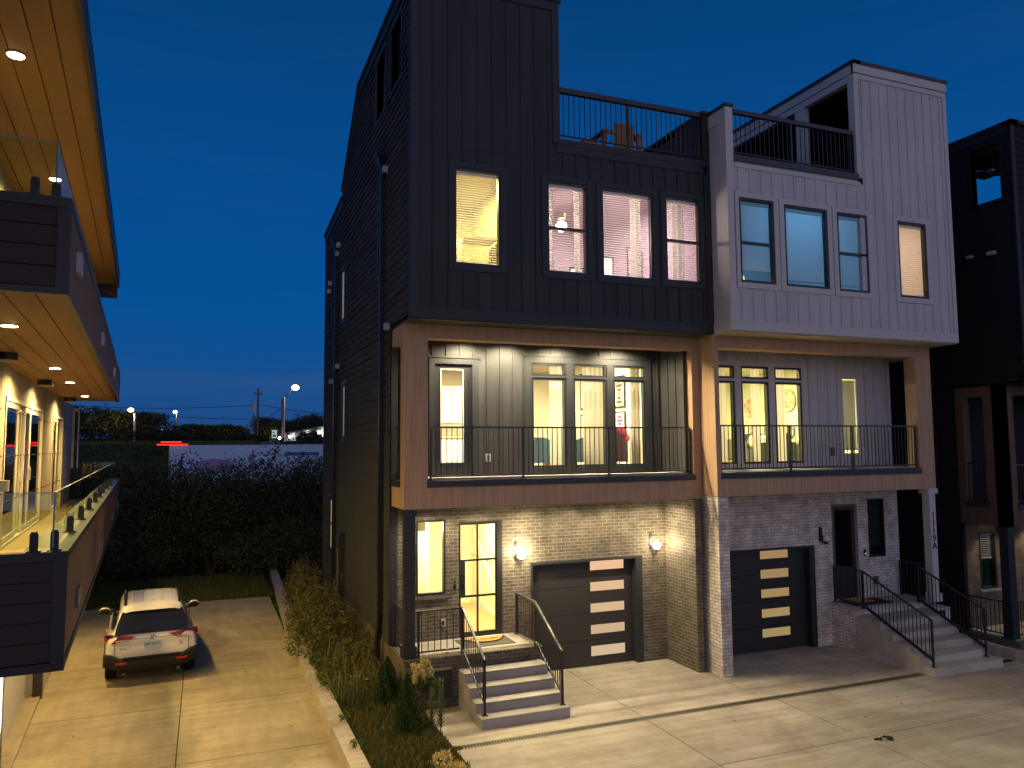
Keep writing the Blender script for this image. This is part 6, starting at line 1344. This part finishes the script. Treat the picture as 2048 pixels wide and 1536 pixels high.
upole(9.65, 108, 5.0, 11.7, 'thin reddish wooden pole just left of the tall street lamp', arm=False, r=.15)
def wire(p0, p1, sag, label):
    p0 = Vector(p0); p1 = Vector(p1); b = MB(); b.tube([p0.lerp(p1, t/12)-Vector((0, 0, sag*4*(t/12)*(1-t/12))) for t in range(13)], .035, 5); single(b, 'overhead_wire', m_black, label, 'wire', 'overhead wires')
wire((-30, 112, 13.5), (6.2, 110, 9.0), 1.2, 'lower overhead wire running left from the short wooden pole'); wire((-30, 112, 12.0), (6.65, 110, 10.9), 1.0, 'upper overhead wire running left from the utility pole')
wire((6.65, 110, 11.0), (30, 100, 9.6), .9, 'upper overhead wire running right from the utility pole'); wire((6.65, 110, 8.7), (9.65, 108, 10.6), .3, 'short overhead wire between the utility pole and the reddish pole')
# motel like building with wall lights
mo = thing('lit_roadside_building', 'long low pale building with bright wall lights across the highway', 'building', (12, 100, 4.5))
P0, P1 = Vector((10.3, 116, 0)), Vector((12.9, 86, 0)); dd = (P1-P0).normalized(); nn = Vector((-dd.y, dd.x, 0))*-1
b = MB(); zt0, zt1 = 6.95, 7.45
b.v = [(P0.x, P0.y, 4), (P1.x, P1.y, 4), (P1.x, P1.y, zt1), (P0.x, P0.y, zt0), (P0.x+8, P0.y+1, 4), (P1.x+8, P1.y+1, 4), (P1.x+8, P1.y+1, zt1), (P0.x+8, P0.y+1, zt0)]; b.f = [(0, 1, 2, 3), (1, 5, 6, 2), (5, 4, 7, 6), (4, 0, 3, 7), (3, 2, 6, 7)]; b.mi = [0]*5; b.build('wall', mat('pale render', (.42, .38, .42), .8), mo)
b = MB(); b.bar((P0.x-.1, P0.y, zt0+.05), (P1.x-.1, P1.y, zt1+.05), .5, .14); b.build('roof_edge', m_dark2, mo)
for k_ in range(7):
    p = P0.lerp(P1, .18+.11*k_); b = MB(); b.bar((p.x-.06, p.y, 4.6), (p.x-.06, p.y, 6.5), .05, .9); b.build('door', mat('motel door', (.07, .06, .08), .6), mo)
for k_, t in enumerate((.02, .28, .58, .85)):
    p = P0.lerp(P1, t); z = 6.45+.45*t; b = MB(); b.sphere((p.x-.35, p.y-.1, z), .20-.03*k_*0, 10); b.build('wall_light', emis('cool wall light', (.92, 1, .88), 16), mo, smooth=True); light('POINT', 'lamp', (p.x-.7, p.y-.3, z-.1), 90, (.92, 1, .85), .15, mo)
sg = thing('roadside_sign', 'small lit white and teal roadside sign on a post', 'sign', (8.05, 100, 5.2)); b = MB(); b.box(7.75, 8.35, 100, 100.1, 6.3, 7.3); b.build('sign_panel', emis('sign white', (.75, .85, .8), .55), sg); b = MB(); b.box(7.85, 8.2, 99.97, 100, 6.45, 6.75); b.box(7.85, 8.05, 99.97, 100, 6.9, 7.1); b.build('sign_marks', mat('sign teal', (.02, .15, .14), .5), sg); b = MB(); b.bar((8.05, 100.05, 5.0), (8.05, 100.05, 6.3), .1); b.build('post', m_blackmetal, sg)
wb = thing('white_roadside_shed', 'small pale lit flat roofed building beyond the left bank', 'building', (-5.2, 112, 6)); b = MB(); b.box(-6.6, -4.2, 112, 116, 5.5, 7.55); b.build('wall', mat('pale render'), wb); b = MB(); b.box(-6.8, -4.0, 111.8, 116.2, 7.55, 7.7); b.build('roof', m_white2, wb); light('POINT', 'lamp', (-5.8, 111, 7.4), 60, (.8, .9, 1), .2, wb)
# far trees
FT = [((-9.8, 86, 5.6), 3.3, 3.8, 'big rounded dark tree at the far left beyond the highway'), ((-6.2, 88, 5.8), 3.0, 3.0, 'rounded dark tree right of the biggest one at the far left'), ((-14, 84, 5.6), 3.7, 4.0, 'dark tree mostly hidden by the left building, beyond the highway'),
      ((-1.2, 92, 5.8), 1.8, 2.0, 'low dark spreading tree right of the tiny distant lamp'), ((1.0, 94, 5.9), 1.4, 1.2, 'small dark tree joined to the spreading tree on its right'), ((3.1, 98, 6.0), 1.5, 1.6, 'small isolated dome shaped tree left of the utility pole'),
      ((8.3, 118, 5.7), 3.4, 2.0, 'dark tree just right of the utility pole'), ((10.8, 119, 5.7), 3.4, 2.2, 'dark tree behind the tall street lamp'), ((13.2, 124, 5.7), 3.4, 2.4, 'dark tree above the left part of the lit roadside building'), ((16.4, 126, 5.7), 4.6, 3.0, 'tallest dark tree above the lit roadside building'), ((19.8, 126, 5.7), 4.0, 3.0, 'dark tree above the right part of the lit roadside building')]
for (loc, h, r, lb) in FT: tree(loc, h+.2, r, 6500, .15, m_l2, lb, low=True, group='dark trees beyond the highway', lobes=8, trunks=2)
for i, (x, y, r, h) in enumerate([(-4.5, 74, 1.6, 1.3), (-2.6, 76, 1.5, 1.2), (-.3, 75, 1.7, 1.0), (2.2, 78, 1.6, .95), (4.4, 80, 1.5, .9), (7.9, 78, 1.2, .9), (10.1, 82, 1.5, 1.9), (12.0, 80, 1.5, 1.3)]):
    tree((x, y, gz(x, y)-.1), h, r, 1400, .16, m_l2, 'low dark roadside bush, %s from the left on the far bank' % ('first', 'second', 'third', 'fourth', 'fifth', 'sixth', 'seventh', 'eighth')[i], name='roadside_bush', cat='bush', group='bushes on the far bank', tr=.03, flat=1.2)
tag(grass_patch('bank_grass', (-16, 14, 58, 76), 16000, .35, m_gr, lambda x, y: np.array([gz(a, b_)-.02 for a, b_ in zip(x, y)])), 'dim grass on the bank beyond the highway', 'grass')

# ================================================================ street lamp added out of view to the right to light the forecourt
LX, LY = 13.6, 4.6
o = thing('added_forecourt_lamp', 'warm cutoff street lamp added outside the picture to the right to light the forecourt', 'street lamp', (LX+1.4, LY-.6, 0))
b = MB(); b.tube([(LX+1.4, LY-.6, 0), (LX+1.4, LY-.6, 6.5)], .08, 10, r2=.055); b.build('pole', m_blackmetal, o); b = MB(); b.tube([(LX+1.4, LY-.6, 6.45), (LX, LY, 6.62)], .035, 8); b.build('arm', m_blackmetal, o)
b = MB(); b.box(LX-.3, LX+.3, LY-.16, LY+.16, 6.52, 6.64); b.build('lamp_head', m_blackmetal, o); b = MB(); b.box(LX-.26, LX+.26, LY-.12, LY+.12, 6.505, 6.518); b.build('lens', emis('added lamp lens', (1, .78, .45), 12), o)
light('SPOT', 'lamp', (LX, LY, 6.49), 1000, (1, .77, .42), .15, o, spot=R(134), blend=.35)
